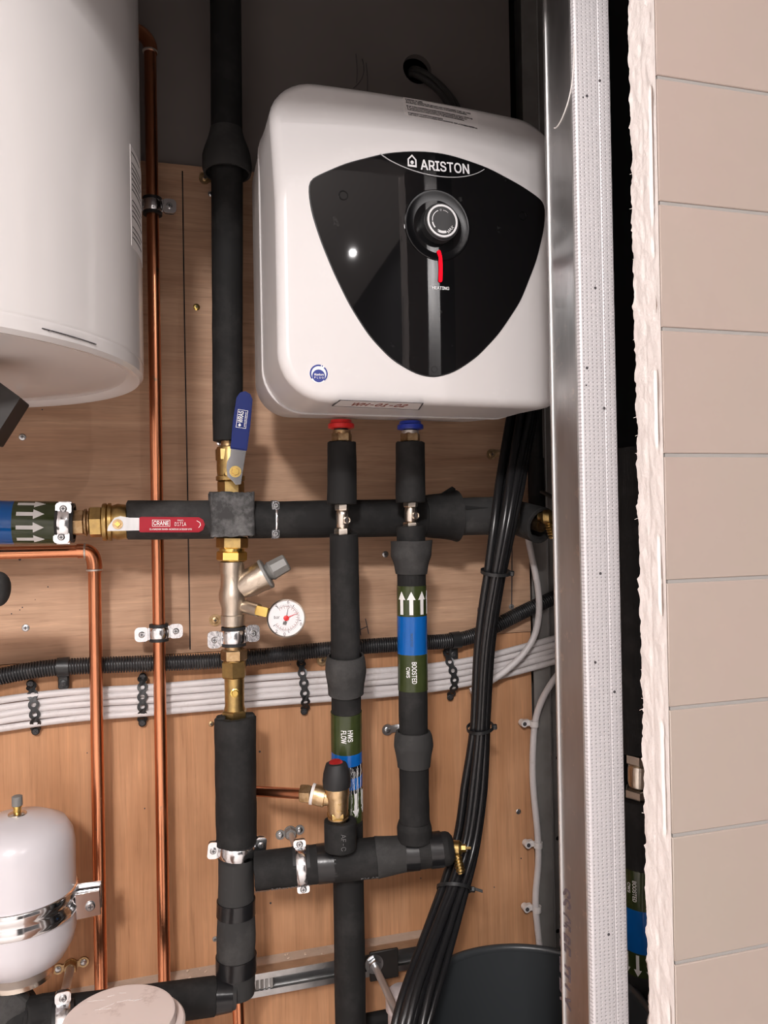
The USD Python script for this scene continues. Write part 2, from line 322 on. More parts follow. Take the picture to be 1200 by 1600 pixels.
# dimpled steel: rows of small knurls, darker in the base colour as well
def dimpled():
    n = {'g': ('geometry', {}), 's': ('separate_xyz', {}),
         'a': ('math', {'math_type': 'multiply', 'value2': 2 * math.pi / 0.0046}), 'sa': ('math', {'math_type': 'sine'}),
         'c': ('math', {'math_type': 'multiply', 'value2': 2 * math.pi / 0.0036}), 'sc': ('math', {'math_type': 'sine'}),
         'k': ('math', {'math_type': 'multiply'}), 'mx': ('math', {'math_type': 'maximum', 'value2': 0.0}), 'w': ('noise_texture', {'scale': 12.0, 'detail': 3.0}), 'wm': ('math', {'math_type': 'multiply'}),
         'r': ('rgb_ramp', {'ramp': [(0.05, (0.66, 0.64, 0.655)), (0.5, (0.46, 0.435, 0.455))]}),
         'b': ('bump', {'strength': 0.45, 'distance': 0.0012, 'invert': True}), 'p': ('principled_bsdf', {'roughness': 0.5, 'metallic': 0.25})}
    n['m1'] = ('math', {'math_type': 'maximum', 'value2': 0.0}); n['m2'] = ('math', {'math_type': 'maximum', 'value2': 0.0})
    l = [('g.position', 's.vector'), ('s.x', 'a.value1'), ('a.value', 'sa.value1'), ('s.z', 'c.value1'), ('c.value', 'sc.value1'), ('sa.value', 'm1.value1'), ('sc.value', 'm2.value1'), ('m1.value', 'k.value1'), ('m2.value', 'k.value2'), ('k.value', 'mx.value1'),
         ('g.position', 'w.vector'), ('mx.value', 'wm.value1'), ('w.fac', 'wm.value2'), ('wm.value', 'r.fac'), ('r.color', 'p.base_color'), ('mx.value', 'b.height'), ('b.normal', 'p.normal')]
    M['dimpled'] = usdkit.material(stage, '/World/Looks/dimpled', n, l, surface='p.BSDF')
dimpled()

# ================================================================== the setting
WY = 1.22                                           # front of the plywood
def struct(name, mesh, m, label=None, **k): return one(name, mesh, m, label, None, None, 'structure', base=(0, 0, 0), **k)
XL, XR = -0.95, 1.05
FX = P(1040, 800, 0.53)[0]                          # left end of the tiled wall
struct('floor', bx(-2.4, 2.2, -3.2, 1.45, -0.05, 0.0), 'room_floor', 'pale floor of the room and cupboard, out of view')
struct('ceiling', bx(-2.4, 2.2, -3.2, 1.45, 2.5, 2.55), 'plaster_white', 'white ceiling above the room')
struct('wall_rear', bx(-2.4, 2.2, -3.25, -3.2, 0, 2.5), 'room_wall', 'grey wall of the room facing the cupboard')
struct('wall_left', bx(-2.45, -2.4, -3.2, 1.45, 0, 2.5), 'room_wall', 'grey left wall of the room')
struct('unseen_wall_right', bx(1.20, 1.25, -3.2, 1.45, 0, 2.5), 'unseen_dark', 'dark right wall out of view, placed to darken the panel reflection')  # out of view, set dark so the panel mirrors black on its right
struct('unseen_door_1', bx(0.30, 1.08, -3.2, -3.16, 0, 2.05), 'unseen_dark', 'dark door in the rear wall, out of view, placed for the panel reflection')  # out of view, placed for the dark patch mirrored in the panel
struct('wall_front_left', bx(-2.4, -0.98, 0.55, 0.60, 0, 2.5), 'room_wall', 'wall left of the cupboard opening')
LINT = 1.745
struct('unseen_lintel', bx(-0.98, 0.42, 0.55, 0.60, LINT, 2.5), 'room_wall', 'wall above the cupboard opening, out of view, set to shade the cupboard top')  # out of view, height set so its shadow covers the cupboard top
struct('wall_cupboard_left', bx(-0.99, -0.95, 0.60, 1.40, 0, 2.5), 'plaster_white', 'side wall inside the cupboard')
struct('wall_cupboard_right', bx(1.05, 1.09, 0.70, 1.40, 0, 2.5), 'void_shade', 'side wall deep in the cupboard, black in place of shade')
PBX = P(795, 60, WY + 0.014)[0]; PE = P(832, 1112, WY)[0]
zt = P(290, 258, WY)[2]; zs = P(200, 1026, WY)[2]; zb = P(560, 1470, WY)[2]
# plasterboard with a round hole for the cables
hc = P(652, 108, WY + 0.012); hole = Point(hc[0], hc[2]).buffer(RW(46, hc), 24)
struct('wall_back', ext(sbox(XL, zt - 0.04, PBX, 2.5).difference(hole), 0.0125, (0, WY + 0.012, 0), (1, 0, 0), (0, 0, 1), (0, 1, 0)), 'plaster_shaded', 'plasterboard at the back of the cupboard with a cable hole, shade partly put into its dark grey')
struct('wall_void', bx(XL, 1.09, 1.36, 1.40, 0, 2.5), 'void_shade', 'back wall of the void behind the boards, black in place of shade')

pu = Thing('plywood_panel', 'upper plywood sheet with horizontal grain behind the water heaters', 'plywood', (0, WY, zs))
pu.add('sheet', bx(XL, PE, WY, WY + 0.012, zs, zt), 'plywood_across')
# pencil line and marks
def stroke(pts, w, Y, h=0.0003): return cat(*[ext(LineString([(a[0], a[2]), (b[0], b[2])]).buffer(w / 2, 3), h, (0, Y, 0), (1, 0, 0), (0, 0, 1), (0, -1, 0)) for a, b in zip(pts, pts[1:])])
pu.add('pencil_line', stroke([P(285, 268, WY), P(288.5, 520, WY), P(293, 760, WY), P(297, 1014, WY)], 0.0021, WY), 'pencil', label='thin dark vertical line drawn on the plywood')
pu.add('pen_letter', stroke([P(571, 967, WY), P(576, 990, WY)], 0.0014, WY), 'ink'); pu.add('pen_letter', cat(stroke([P(562, 973, WY), P(563.5, 992, WY)], 0.0014, WY), stroke([P(562, 984, WY), P(574, 979, WY)], 0.0014, WY)), 'ink')
pu.add('pen_number', stroke([P(757, 949, WY), P(747, 950, WY), P(746.5, 955, WY), P(752, 955, WY), P(754, 959, WY), P(751, 962, WY), P(746, 961, WY)], 0.0016, WY), 'ink', label='handwritten figure 5')
pu.add('nail_hole', cat(*[ext(Point(*P(x, y, WY)[[0, 2]]).buffer(r), 0.0004, (0, WY, 0), (1, 0, 0), (0, 0, 1), (0, -1, 0)) for x, y, r in ((31, 874, .0018), (35, 949, .0009), (31, 953, .0008), (18, 959, .0009), (55, 937, .0006), (75, 917, .0009), (253, 734, .0008), (226, 1003, .0008), (66, 640, .0009), (305, 97, .0001))]), 'ink', kind='stuff')
pl = Thing('plywood_panel', 'lower plywood sheet with upright grain behind the copper pipes', 'plywood', (0, WY, zb))
pl.add('sheet', bx(XL, PE, WY + 0.002, WY + 0.012, 0.02, zs - 0.0012), 'plywood_upright')
pl.add('nail_hole', cat(*[ext(Point(*P(x, y, WY)[[0, 2]]).buffer(r), 0.0004, (0, WY + 0.002, 0), (1, 0, 0), (0, 0, 1), (0, -1, 0)) for x, y, r in ((406, 1175, .0016), (423, 1412, .0016), (226, 1264, .001), (454, 1038, .0008), (136, 1177, .0008), (815, 1342, .0012), (658, 1373, .0012), (773, 1387, .001))]), 'ink', kind='stuff')

# dark galvanised stud at the right edge of the boards
rs = Thing('metal_stud', 'dull grey metal stud behind, at the right edge of the plywood', None, (PE, WY, 0), kind='structure')
x0, x1, x2 = PE + 0.001, P(859, 1112, 1.216)[0], P(900, 1112, 1.225)[0]
rs.add('flange', bx(x0, x1, 1.214, 1.2155, 0, 2.3), 'galvanised_dull'); rs.add('web', bx(x1 - 0.0015, x1, 1.2155, 1.30, 0, 2.3), 'galvanised_dull')
slots = unary_union([Point(P(872, y, 1.226)[0], P(872, y, 1.226)[2]).buffer(0.004) for y in (1132, 1184, 1310, 1455)])
rs.add('rear_plate', ext(sbox(x1, 0, x2 + 0.03, 2.3).difference(slots), 0.0015, (0, 1.226, 0), (1, 0, 0), (0, 0, 1), (0, 1, 0)), 'galvanised_dull')
rs.add('edge_strip', bx(x1 - 0.001, x1 + 0.0012, 1.2125, 1.2155, 0, 2.3), 'galvanised')

# ------------------------------------------------------------------ tiled wall with its rough sawn end
tw = Thing('wall_tiled', 'beige tiled wall right of the cupboard with a rough sawn board end', None, (FX, 0.53, 0), kind='structure')
zj = [P(1038, y, 0.53)[2] for y in (121, 318, 513, 711, 908, 1109, 1308, 1509)]
th = float(np.mean(-np.diff(zj))); z7 = zj[3]; jw = 0.0030
TW = 0.30
for i in range(-8, 8):
    zz0, zz1 = z7 + i * th + jw / 2, z7 + (i + 1) * th - jw / 2
    if zz0 < 0.05 or zz1 > 2.45: continue
    for k in range(2):
        xx0, xx1 = FX + k * (TW + jw), FX + (k + 1) * TW + k * jw
        m = cbox(((xx0 + xx1) / 2, 0.534 + 0.0003 * ((i * 3 + k) % 3 - 1), (zz0 + zz1) / 2), (xx1 - xx0, 0.008, zz1 - zz0), 0.0007)
        tw.add('tile', m, 'tile_' + 'abc'[(i * 2 + k) % 3])
tw.add('grout', bx(FX + 0.0012, FX + 0.606, 0.5309, 0.5378, 0.03, 2.45), 'grout')
YB = PX(998, 800, FX)[1]
rng = np.random.default_rng(3)
zg = np.arange(0.02, 2.48, 0.0022); yg = np.linspace(0.5306, YB, 24)
Zg, Yg = np.meshgrid(zg, yg, indexing='ij'); q = np.stack([Yg * 0 + 3, Yg, Zg], -1)
dx = (meshkit.fbm(q * np.array([1, 160, 60]), 3, 5) - 0.5) * 0.0016 + (meshkit.fbm(q * np.array([1, 90, 30]), 3, 8) - 0.5) * 0.0012
t_ = (Yg - 0.5306) / (YB - 0.5306)
crack = np.exp(-((t_ - 0.20 - 0.05 * (meshkit.fbm(q * np.array([0, 0, 9]), 2, 4) - 0.5)) / 0.028) ** 2) * np.clip((meshkit.fbm(q * np.array([0, 20, 14]), 3, 9) - 0.50) * 9, 0, 1)
seam2 = np.exp(-((t_ - 0.55) / 0.02) ** 2) * 0.0007
Xg = FX - 0.0006 + dx * np.clip(t_ * 6, 0.15, 1) + crack * 0.006 + seam2
rag = (meshkit.fbm(q * np.array([1, 5, 120]), 3, 12) - 0.5) * 0.006 + np.clip(meshkit.fbm(q * np.array([1, 5, 260]), 2, 17) - 0.68, 0, 1) * 0.014
Yg2 = Yg + np.where(t_ > 0.96, rag, 0)
n0, n1 = Xg.shape; vv = np.stack([Xg, Yg2, Zg], -1).reshape(-1, 3); vb = vv.copy(); vb[:, 0] = FX + 0.02
idx = np.arange(n0 * n1).reshape(n0, n1); a, b, c, d = idx[:-1, :-1].ravel(), idx[:-1, 1:].ravel(), idx[1:, 1:].ravel(), idx[1:, :-1].ravel()
ff = np.vstack([np.c_[a, c, b], np.c_[a, d, c]]); N = n0 * n1; ee = []
for ring in (idx[:, -1],):
    i0, i1 = ring[:-1], ring[1:]; ee += [np.c_[i0, i1, i1 + N], np.c_[i0, i1 + N, i0 + N]]
be = tw.add('board_end', fix(np.vstack([vv, vb]), np.vstack([ff] + ee)), 'board_core', smooth=60, label='rough white sawn end of the wall board')
tw.add('board', bx(FX + 0.016, FX + 0.61, 0.5385, YB - 0.001, 0.02, 2.48), 'board_core')
# loose fibres
fb = []
for k in range(46):
    z = rng.uniform(0.5, 1.95); p = V(FX + 0.001, YB - 0.002, z); d = V(rng.uniform(-1, 0.2), rng.uniform(0.5, 1.4), rng.uniform(-0.7, 0.7)) * rng.uniform(0.0015, 0.0045)
    fb.append(tube([p, p + d * 0.6 + V(0, 0, 0.0004), p + d], 0.0002, 4))
tw.add('fibre', cat(*fb), 'board_core', kind='stuff', label='loose plaster fibres along the sawn edge')

# ------------------------------------------------------------------ metal stud of the opening
SY0, SY1 = 0.655, 0.716
SX0 = P(910, 800, SY0)[0]; SX1 = P(967, 800, SY0)[0]
st = Thing('metal_stud', 'galvanised steel stud with a dimpled front flange beside the tiled wall', None, (SX0, SY0, 0), kind='structure')
tk = 0.0012
def channel(poly): return ext(poly, 2.46, (0, 0, 0.02), (1, 0, 0), (0, 1, 0), (0, 0, 1))
XW = PX(867, 800, SX0)[1]
web = LineString([(SX0 + 0.022, XW + 0.001), (SX0 + 0.004, XW), (SX0 + 0.001, XW - 0.0012), (SX0, XW - 0.004), (SX0, SY0 + 0.006), (SX0 + 0.0012, SY0 + 0.0035)]).buffer(tk / 2, 3)
st.add('web', channel(web), 'galvanised', smooth=50)
fl = LineString([(SX0 + 0.0004, SY0 + 0.0035), (SX0 + 0.0012, SY0 + 0.0006), (SX0 + 0.003, SY0), (SX0 + (SX1 - SX0) * 0.62, SY0), (SX0 + (SX1 - SX0) * 0.64, SY0 + 0.0006), (SX0 + (SX1 - SX0) * 0.68, SY0 + 0.0006), (SX0 + (SX1 - SX0) * 0.70, SY0), (SX1 - 0.0015, SY0), (SX1, SY0 + 0.0015), (SX1, SY0 + 0.010)]).buffer(tk / 2, 3)
st.add('edge_bead', cyl((SX0 - 0.0006, XW - 0.0008, 0.02), (SX0 - 0.0006, XW - 0.0008, 2.48), 0.0026, 16), 'galvanised', label='rounded bright rear edge')
st.add('flange', channel(fl), 'dimpled', smooth=50, label='pale dimpled front flange')
for x, y in ((911, 152), (917, 150), (937, 126), (930, 450), (917, 575), (944, 638), (916, 602), (930, 1035), (960, 1081), (951, 1460), (938, 896)):
    p = P(x, y, SY0 - 0.0006); big = (x, y) not in ((911, 152), (916, 602))
    st.add('screw_hole', ext(Point(p[0], p[2]).buffer(0.0013 if big else 0.0008), 0.0003, (0, SY0 - 0.0006, 0), (1, 0, 0), (0, 0, 1), (0, -1, 0)), 'ink')
# ink-jet code on the web: blurred figures reading up the stud
wz = lambda y: PX(884, y, SX0)
for k, (y0, y1, s) in enumerate(((1382, 1420, 'SS'), (1425, 1452, 'C5'), (1455, 1490, 'BE'), (1500, 1530, 'II'), (1532, 1575, 'LX'))):
    a, b = wz(y0), wz(y1)
    st.add('ink_mark', text(s, 0.021, (SX0 - 0.0008, (a[1] + b[1]) / 2, (a[2] + b[2]) / 2), (0, 0, -1), (0, -1, 0), 0.0002, True, width=abs(a[2] - b[2]) * 0.8), 'ink_purple', label='faint stencilled characters')
# curved scuff with white dust on the web
sc = [(866, 200), (872, 196), (884, 170), (892, 140), (896, 105), (897, 70)]
st.add('scuff', tube(spline([PX(x, y, SX0 - 0.0008) for x, y in sc], 30), 0.0007, 8), 'plaster_white', label='white curved scuff on the steel')

# ================================================================== square wall-hung water heater
DL = math.radians(3.5); HX, HYv = V(math.cos(DL), math.sin(DL), 0), V(-math.sin(DL), math.cos(DL), 0)
HW, HH, HD, HF, HZ = 0.378, 0.381, 0.255, 0.825, CAMZ + 0.131
HO = HX * 0.3575 + HYv * HF + V(0, 0, HZ)                              # centre of the front's bottom edge
VA = 0.303
def hset(u, v):                                                        # how far the front lies back at (u, v)
    ar = VA - 2.2 * u * u; a = v - ar; s = 0.004
    return 0.0085 * (u / 0.18) ** 2 + 0.003 * ((v - 0.15) / 0.19) ** 2 + 0.034 / (HH - ar) * 0.5 * (a + math.sqrt(a * a + s * s))
def hp(u, v, d=0.0): return HO + HX * u + V(0, 0, v) + HYv * (hset(u, v) - d)
def hb(u, v, w): return HO + HX * u + V(0, 0, v) + HYv * w             # w = depth behind the front plane
def hpx(px, py, d=0.0):                                                # pixel to (u, v) on the front
    r = ray(px, py); w = 0.0
    for _ in range(30):
        t = ((HO - CAM) @ HYv + w - d) / (r @ HYv); p = CAM + r * t - HO; u, v = p @ HX, p[2]; w = hset(u, v)
    return u, v
wh = Thing('water_heater', 'square white wall-hung electric water heater with a glossy black shield-shaped panel', 'water heater', HO + HYv * HD)
RE = 0.012
def ring_at(inset, w0, shrink=0.0, follow=False):
    o = rrect(HW - 2 * (inset + shrink), HH - 2 * (inset + shrink), max(0.056 - inset, 0.012), 9, 34) + (0, HH / 2)
    return np.array([hb(u, v, (hset(u, v) if follow else 0) + w0) for u, v in o]), o
def loft(rs, cap0=True, cap1=None):
    n = len(rs[0]); v = list(np.vstack(rs)); f = []
    for i in range(len(rs) - 1):
        for q in range(n):
            a, b, c, d = i * n + q, i * n + (q + 1) % n, (i + 1) * n + (q + 1) % n, (i + 1) * n + q; f += [[a, b, c], [a, c, d]]
    if cap0:
        v.append(np.mean(rs[0], 0)); f += [[len(v) - 1, (q + 1) % n, q] for q in range(n)]
    if cap1:
        v.append(np.mean(rs[-1], 0)); k = (len(rs) - 1) * n; f += [[len(v) - 1, k + q, k + (q + 1) % n] for q in range(n)]
    return fix(v, f)
rsf = [ring_at(0, 0.125, 0.003)[0]]
for w in (0.09, 0.06): rsf.append(ring_at(0, w, 0.0015, True)[0])
for k in range(0, 9):
    a = math.radians(90 * k / 8); rsf.append(ring_at(RE * (1 - math.cos(a)), RE * (1 - math.sin(a)), 0, True)[0])
last = ring_at(RE, 0, 0, True)
inner = Polygon(last[1]); pts, tri, k = sheet_uv(inner, 0.0095)
front = fix([hp(u, v) for u, v in pts], tri)
shell = loft(rsf, False); shell = fix(shell.vertices, shell.faces[:, ::-1])
# keep a consistent outward winding
def outward(m, c):
    n = m.face_normals; d = (m.triangles_center - c); 
    return m if (np.einsum('ij,ij->i', n, d) * m.area_faces).sum() > 0 else fix(m.vertices, m.faces[:, ::-1])
hc0 = hb(0, HH / 2, 0.15)
body = cat(outward(shell, hc0), outward(front, hc0)); body.merge_vertices()
bodyp = wh.add('front_cover', body, 'heater_white', smooth=50)
rsb = [ring_at(0.04, HD)[0], ring_at(0.018, HD - 0.006)[0], ring_at(0.010, HD - 0.03)[0], ring_at(0.006, HD - 0.08)[0], ring_at(0.0035, 0.127)[0]]
wh.add('back_shell', outward(loft(rsb, True, True), hc0), 'heater_back', smooth=50)
wh.add('seam_rim', outward(loft([ring_at(0.010, 0.131)[0], ring_at(0.0015, 0.131)[0], ring_at(0.0015, 0.126)[0], ring_at(0.010, 0.126)[0]]), hc0), 'heater_white')
bk0 = hb(0, 0.20, HD + 0.045)
wh.add('wall_bracket', cbox(bk0, (0.2, 0.12, 0.2), 0.004, [HX, HYv, V(0, 0, 1)]), 'heater_back')
# black shield panel
ol = [(482, 289), (486, 281), (540, 257), (604, 241), (646, 238), (682, 240), (710, 246), (761, 263.5), (816, 293), (846, 314), (850.5, 325), (849, 355), (837, 406), (812, 470), (778, 521), (744, 557), (710, 580), (684, 588.5), (672, 588), (650, 583.5), (612, 561), (578, 525), (548, 478), (523, 427), (502, 376), (487, 329)]
pol = Polygon([hpx(*p) for p in ol]).buffer(-0.003, 6).buffer(0.003, 6)
# round the outline through its points
pc = np.array(pol.exterior.segmentize(0.012).coords)
panel_poly = pol.simplify(0.0004)
def smooth_poly(poly, it=3):
    c = np.array(poly.exterior.segmentize(0.008).coords)[:-1]
    for _ in range(it): c = 0.25 * np.roll(c, 1, 0) + 0.5 * c + 0.25 * np.roll(c, -1, 0)
    return Polygon(c).buffer(0)
panel_poly = smooth_poly(panel_poly)
dc = hpx(683, 353); 
pn = wh.add('control_panel', sheet(panel_poly, hp, -0.002, 0.0016, 0.007), 'panel_black', smooth=30, label='glossy black shield-shaped front panel')
wh.add('panel_trim', sheet(panel_poly.buffer(0.0013), hp, -0.002, 0.0006, 0.008), 'knob_black', pn)
# crest line under the maker's name
cl = [hpx(x, y) for x, y in ((594, 242), (620, 258), (655, 271), (690, 277.5), (725, 277), (755, 266))]
cu = CubicSpline(range(6), cl)(np.linspace(0, 5, 40))
wh.add('crest_line', sheet(LineString(cu).buffer(0.0004), hp, 0.0012, 0.0028, 0.003), 'print_grey', pn)
lo = hpx(655, 251)
def htext(s, h, px0, px1, bold=False, m='print_silver', d=0.0017, name='lettering', label=None, parent=pn):
    (u0, v0), (u1, v1) = hpx(*px0), hpx(*px1); L = math.hypot(u1 - u0, v1 - v0); e = ((u1 - u0) / L, (v1 - v0) / L)
    wh.add(name, text_on(s, h, hp, (u0 + u1) / 2, (v0 + v1) / 2, e, (-e[1], e[0]), bold, L, d), m, parent, label=label)
htext('ARISTON', 0.0112, (656, 258), (732, 265.5), True, 'print_silver', label='ARISTON lettering in silver')
h0 = hpx(643, 254); hs = 0.0056
house = Polygon([(-1, -1), (1, -1), (1, 0.5), (0, 1.45), (-1, 0.5)]); house = house.difference(affinity.scale(house, 0.68, 0.68)).union(Point(0, -0.1).buffer(0.36))
house = affinity.translate(affinity.scale(house, hs, hs * 1.05, origin=(0, 0)), *h0)
wh.add('house_emblem', sheet(house.geoms[0], hp, 0.0012, 0.0021, 0.002) if house.geom_type == 'MultiPolygon' and not house.geoms[0].interiors else cat(*[ext(g, 0.0004, hp(*h0, 0.0017) - HX * h0[0] - V(0, 0, h0[1]), HX, (0, 0, 1), -HYv) for g in getattr(house, 'geoms', [house])]), 'print_silver', pn, label='small outlined house emblem')
# dial
dn = -HYv; dcp = hp(*dc, 0.0012); dr = V(-HYv[1], HYv[0], 0)
rec = wh.add('dial', lathe(dcp, dn, [(-0.001, 0.0415), (0.0014, 0.0415), (0.0019, 0.0405), (0.0016, 0.038), (-0.0004, 0.027), (-0.0006, 0.0)], 56), 'dial_black', smooth=30, label='round black dial dish on the panel')
kr = 0.0212
gear = []
for k in range(96):
    a0 = 2 * math.pi * k / 96
    for da, r in ((0, kr), (0.018, kr + 0.0006), (0.036, kr + 0.0006), (0.05, kr)): gear.append((r * math.cos(a0 + da), r * math.sin(a0 + da)))
up = V(0, 0, 1)
wh.add('dial_knob', cat(ext(Polygon(gear), 0.0125, dcp, HX, up, dn), lathe(dcp, dn, [(0.0125, kr - 0.0002), (0.0145, kr - 0.0012), (0.0145, 0.0)], 56)), 'knob_black', rec, smooth=25, label='ridged black temperature knob')
kf = dcp + dn * 0.0145
def ring_sector(r0, r1, a0, a1): 
    a = np.radians(np.linspace(a0, a1, 60)); return Polygon([(r1 * math.cos(x), r1 * math.sin(x)) for x in a] + [(r0 * math.cos(x), r0 * math.sin(x)) for x in a[::-1]])
wh.add('dial_ring', ext(Point(0, 0).buffer(0.0188, 32).difference(Point(0, 0).buffer(0.0166, 32)), 0.0006, kf, HX, up, dn), 'print_silver', rec)
wh.add('dial_scale', cat(*[ext(ring_sector(r0, r1, a0, a1), 0.0004, kf, HX, up, dn) for r0, r1, a0, a1 in ((0.0121, 0.0130, 115, 185), (0.0118, 0.0134, 190, 222), (0.0114, 0.0142, 248, 290), (0.0122, 0.0130, 78, 84), (0.0122, 0.0130, 70, 75), (0.0122, 0.0130, 62, 67), (0.0122, 0.0128, 55, 59))]), 'print_silver', rec)
wh.add('dial_lettering', cat(text('MAX', 0.0034, kf + HX * 0.0097 - up * 0.0088, unit(HX + up * 1.05), unit(up - HX * 1.05), 0.0004, False), text('E', 0.0028, kf - HX * 0.0052 - up * 0.0115, HX, up, 0.0004), text('0', 0.0022, kf - HX * 0.002 + up * 0.0125, HX, up, 0.0004)), 'print_silver', rec, label='MAX lettering on the knob')
l0 = [hpx(x, y) for x, y in ((684.5, 395), (686.5, 403), (687.5, 420), (686.8, 439))]
wh.add('indicator_light', sheet(LineString(l0).buffer(0.0022, 6), hp, 0.001, 0.0034, 0.003), 'led_red', pn, label='lit red indicator bar')
htext('HEATING', 0.0036, (674, 450), (701, 451.5), True, 'print_silver', name='lettering', label='HEATING lettering')
tick = [hpx(x, y) for x, y in ((671, 451), (672.5, 446.5), (677, 445), (682, 445))]
wh.add('lettering', sheet(LineString(tick).buffer(0.0003), hp, 0.001, 0.0020, 0.003), 'print_grey', pn)
for px, py, r in ((536, 306, 0.0056), (816, 338, 0.0056)):
    c = hpx(px, py); wh.add('panel_hole', lathe(hp(*c, 0.001), dn, [(0, r), (0.0012, r), (0.0012, r * 0.8), (0.0002, r * 0.72), (0.0002, 0)], 24), 'dial_black', pn, label='small round moulded recess')
c = hpx(678, 577.5); wh.add('panel_hole', lathe(hp(*c, 0.001), dn, [(0, 0.004), (0.0010, 0.004), (0.0010, 0.003), (0.0002, 0.0028), (0.0002, 0)], 20), 'dial_black', pn)
# round blue badge
bc = hpx(498, 584); e = 0.0098
wh.add('badge', sheet(Point(bc).buffer(e + 0.0006, 20), hp, -0.0006, 0.0003, 0.003), 'print_white', label='round white and blue sticker near the lower left corner')
bp = wh.path + '/badge'
arc = lambda r0, r1, a0, a1, ox=0, oy=0: affinity.translate(ring_sector(r0, r1, a0, a1), bc[0] + ox, bc[1] + oy)
wh.add('badge_ring', cat(sheet(arc(e * 0.9, e * 1.04, 62, 68), hp, 0.0001, 0.0006, 0.003), sheet(arc(e * 0.86, e * 1.04, 75, 215), hp, 0.0001, 0.0006, 0.003), sheet(arc(e * 0.86, e * 1.02, -50, 50), hp, 0.0001, 0.0006, 0.003)), 'ink_blue', bp)
wh.add('badge_disc', sheet(affinity.translate(Point(0, 0).buffer(e * 0.72, 20), bc[0] - e * 0.02, bc[1] - e * 0.25), hp, 0.0001, 0.0006, 0.003), 'ink_blue', bp)
wh.add('badge_lettering', cat(text_on('titanium', 0.0022, hp, bc[0], bc[1] - e * 0.1, bold=True, width=e * 1.1, d=0.0007), text_on('P L U S', 0.0020, hp, bc[0], bc[1] - e * 0.45, width=e * 1.05, d=0.0007)), 'print_white', bp, label='titanium PLUS lettering')
# warning label on the sloping top
q = [hpx(x, y) for x, y in ((629.5, 152), (745, 175.5), (748, 202), (632.5, 180.5))]
lab = wh.add('warning_label', sheet(Polygon(q), hp, -0.0005, 0.0003, 0.006), 'paper', label='white warning label with small print on the sloping top')
qa = np.array(q); ex_ = unit(qa[1] - qa[0]); ey_ = V(-ex_[1], ex_[0]); WL = np.linalg.norm(qa[1] - qa[0]); HL = abs((qa[3] - qa[0]) @ ey_)
lines = [('WARNING TO USER', .24), ('A) DO NOT REMOVE OR ADJUST ANY COMPONENT PART OF THIS', .92), ('UNVENTED WATER HEATER; CONTACT THE SERVICE ENGINEER.', .86), None, ('B) IF THIS UNVENTED WATER HEATER DEVELOPS A FAULT SUCH AS', .93), ('A FLOW OF HOT WATER FROM THE DISCHARGE PIPE SWITCH', .84), ('THE HEATER OFF AND CONTACT THE SERVICE ENGINEER.', .80), None, ('WARNING TO SERVICE ENGINEER', .48), ('USE ONLY MANUFACTURERS RECOMMENDED REPLACEMENT PARTS', .93)]
lt = []
for i, L in enumerate(lines):
    if L:
        o = qa[0] + ex_ * WL * (0.02 + L[1] * 0.48) - ey_ * HL * (0.09 + i * 0.092)
        lt.append(text_on(L[0], HL * 0.062, hp, o[0], o[1], ex_, ey_, True, WL * L[1] * 0.95, 0.0004))
o = qa[0] + ex_ * WL * 0.86 - ey_ * HL * 0.93
lt.append(text_on('B.B.A. APPROVED', HL * 0.05, hp, o[0], o[1], ex_, ey_, True, WL * 0.18, 0.0004))
wh.add('label_lettering', cat(*lt), 'ink', lab)
# stickers underneath, on the lower face of the cover
def under(px, py):
    r = ray(px, py); zz = HZ - 0.0005; t = (zz - CAM[2]) / r[2]; p = CAM + r * t; return p
def us(poly_px, zoff=0.0): return Polygon([tuple((under(x, y) - HO)[[0, 1]] @ np.array([[HX[0], HYv[0]], [HX[1], HYv[1]]])) for x, y in poly_px])
def uext(poly, h, zo): return ext(poly, h, HO + V(0, 0, -0.0004 - zo), HX, HYv, V(0, 0, -1))
qq = us([(531, 624.5), (662, 629.5), (655, 640), (518, 634)])
sp = wh.add('number_sticker', uext(qq, 0.0004, 0), 'paper', label='outlined paper sticker reading WH-01-02 on the underside')
rimq = Polygon(qq.exterior).difference(qq.buffer(-0.0016)); rimq = [g for g in getattr(rimq, 'geoms', [rimq])]
wh.add('sticker_outline', cat(*[uext(g, 0.0006, 0) for g in rimq]), 'ink', sp)
cc = np.array(qq.exterior.coords)[:4]; ctr = cc.mean(0)
wl = np.linalg.norm(cc[1] - cc[0])
wh.add('sticker_lettering', text('WH-01-02', 0.020, HO + HX * ctr[0] + HYv * ctr[1] + V(0, 0, -0.0008), HX, -HYv, 0.0004, False, width=wl * 0.66), 'ink_red', sp, label='WH-01-02 hand lettering')
q2 = us([(577, 644), (660, 646.5), (637, 657), (556, 653.5)])
wh.add('rating_label', uext(q2, 0.0004, -0.0055), 'label_grey', label='grey printed rating label on the underside')
# ------------------------------------------------------------------ tails of the heater
def screen_up(p): return V(0, 0, 1)
CH = under(533, 661); CC = under(641, 661)
CY = 1.035
ch, cc_ = P(533, 662, CY), P(641, 663, CY)
for nm, c, mt, lb in (('hot_collar', ch, 'plastic_red', 'red plastic collar on the hot outlet'), ('cold_collar', cc_, 'plastic_blue', 'blue plastic collar on the cold inlet')):
    r = RW(41, c); z0 = P(533, 670, CY)[2]
    wh.add(nm, lathe(V(c[0], c[1], z0), up, [(0, r * 0.8), (0.001, r), (0.0062, r), (0.0078, r * 0.86), (HZ + 0.004 - z0, r * 0.8)], 32), mt, label=lb)
    wh.add('tail_pipe', lathe(V(c[0], c[1], z0 - 0.008), up, [(0, 0.0095), (0.012, 0.0095)], 24), 'rubber')

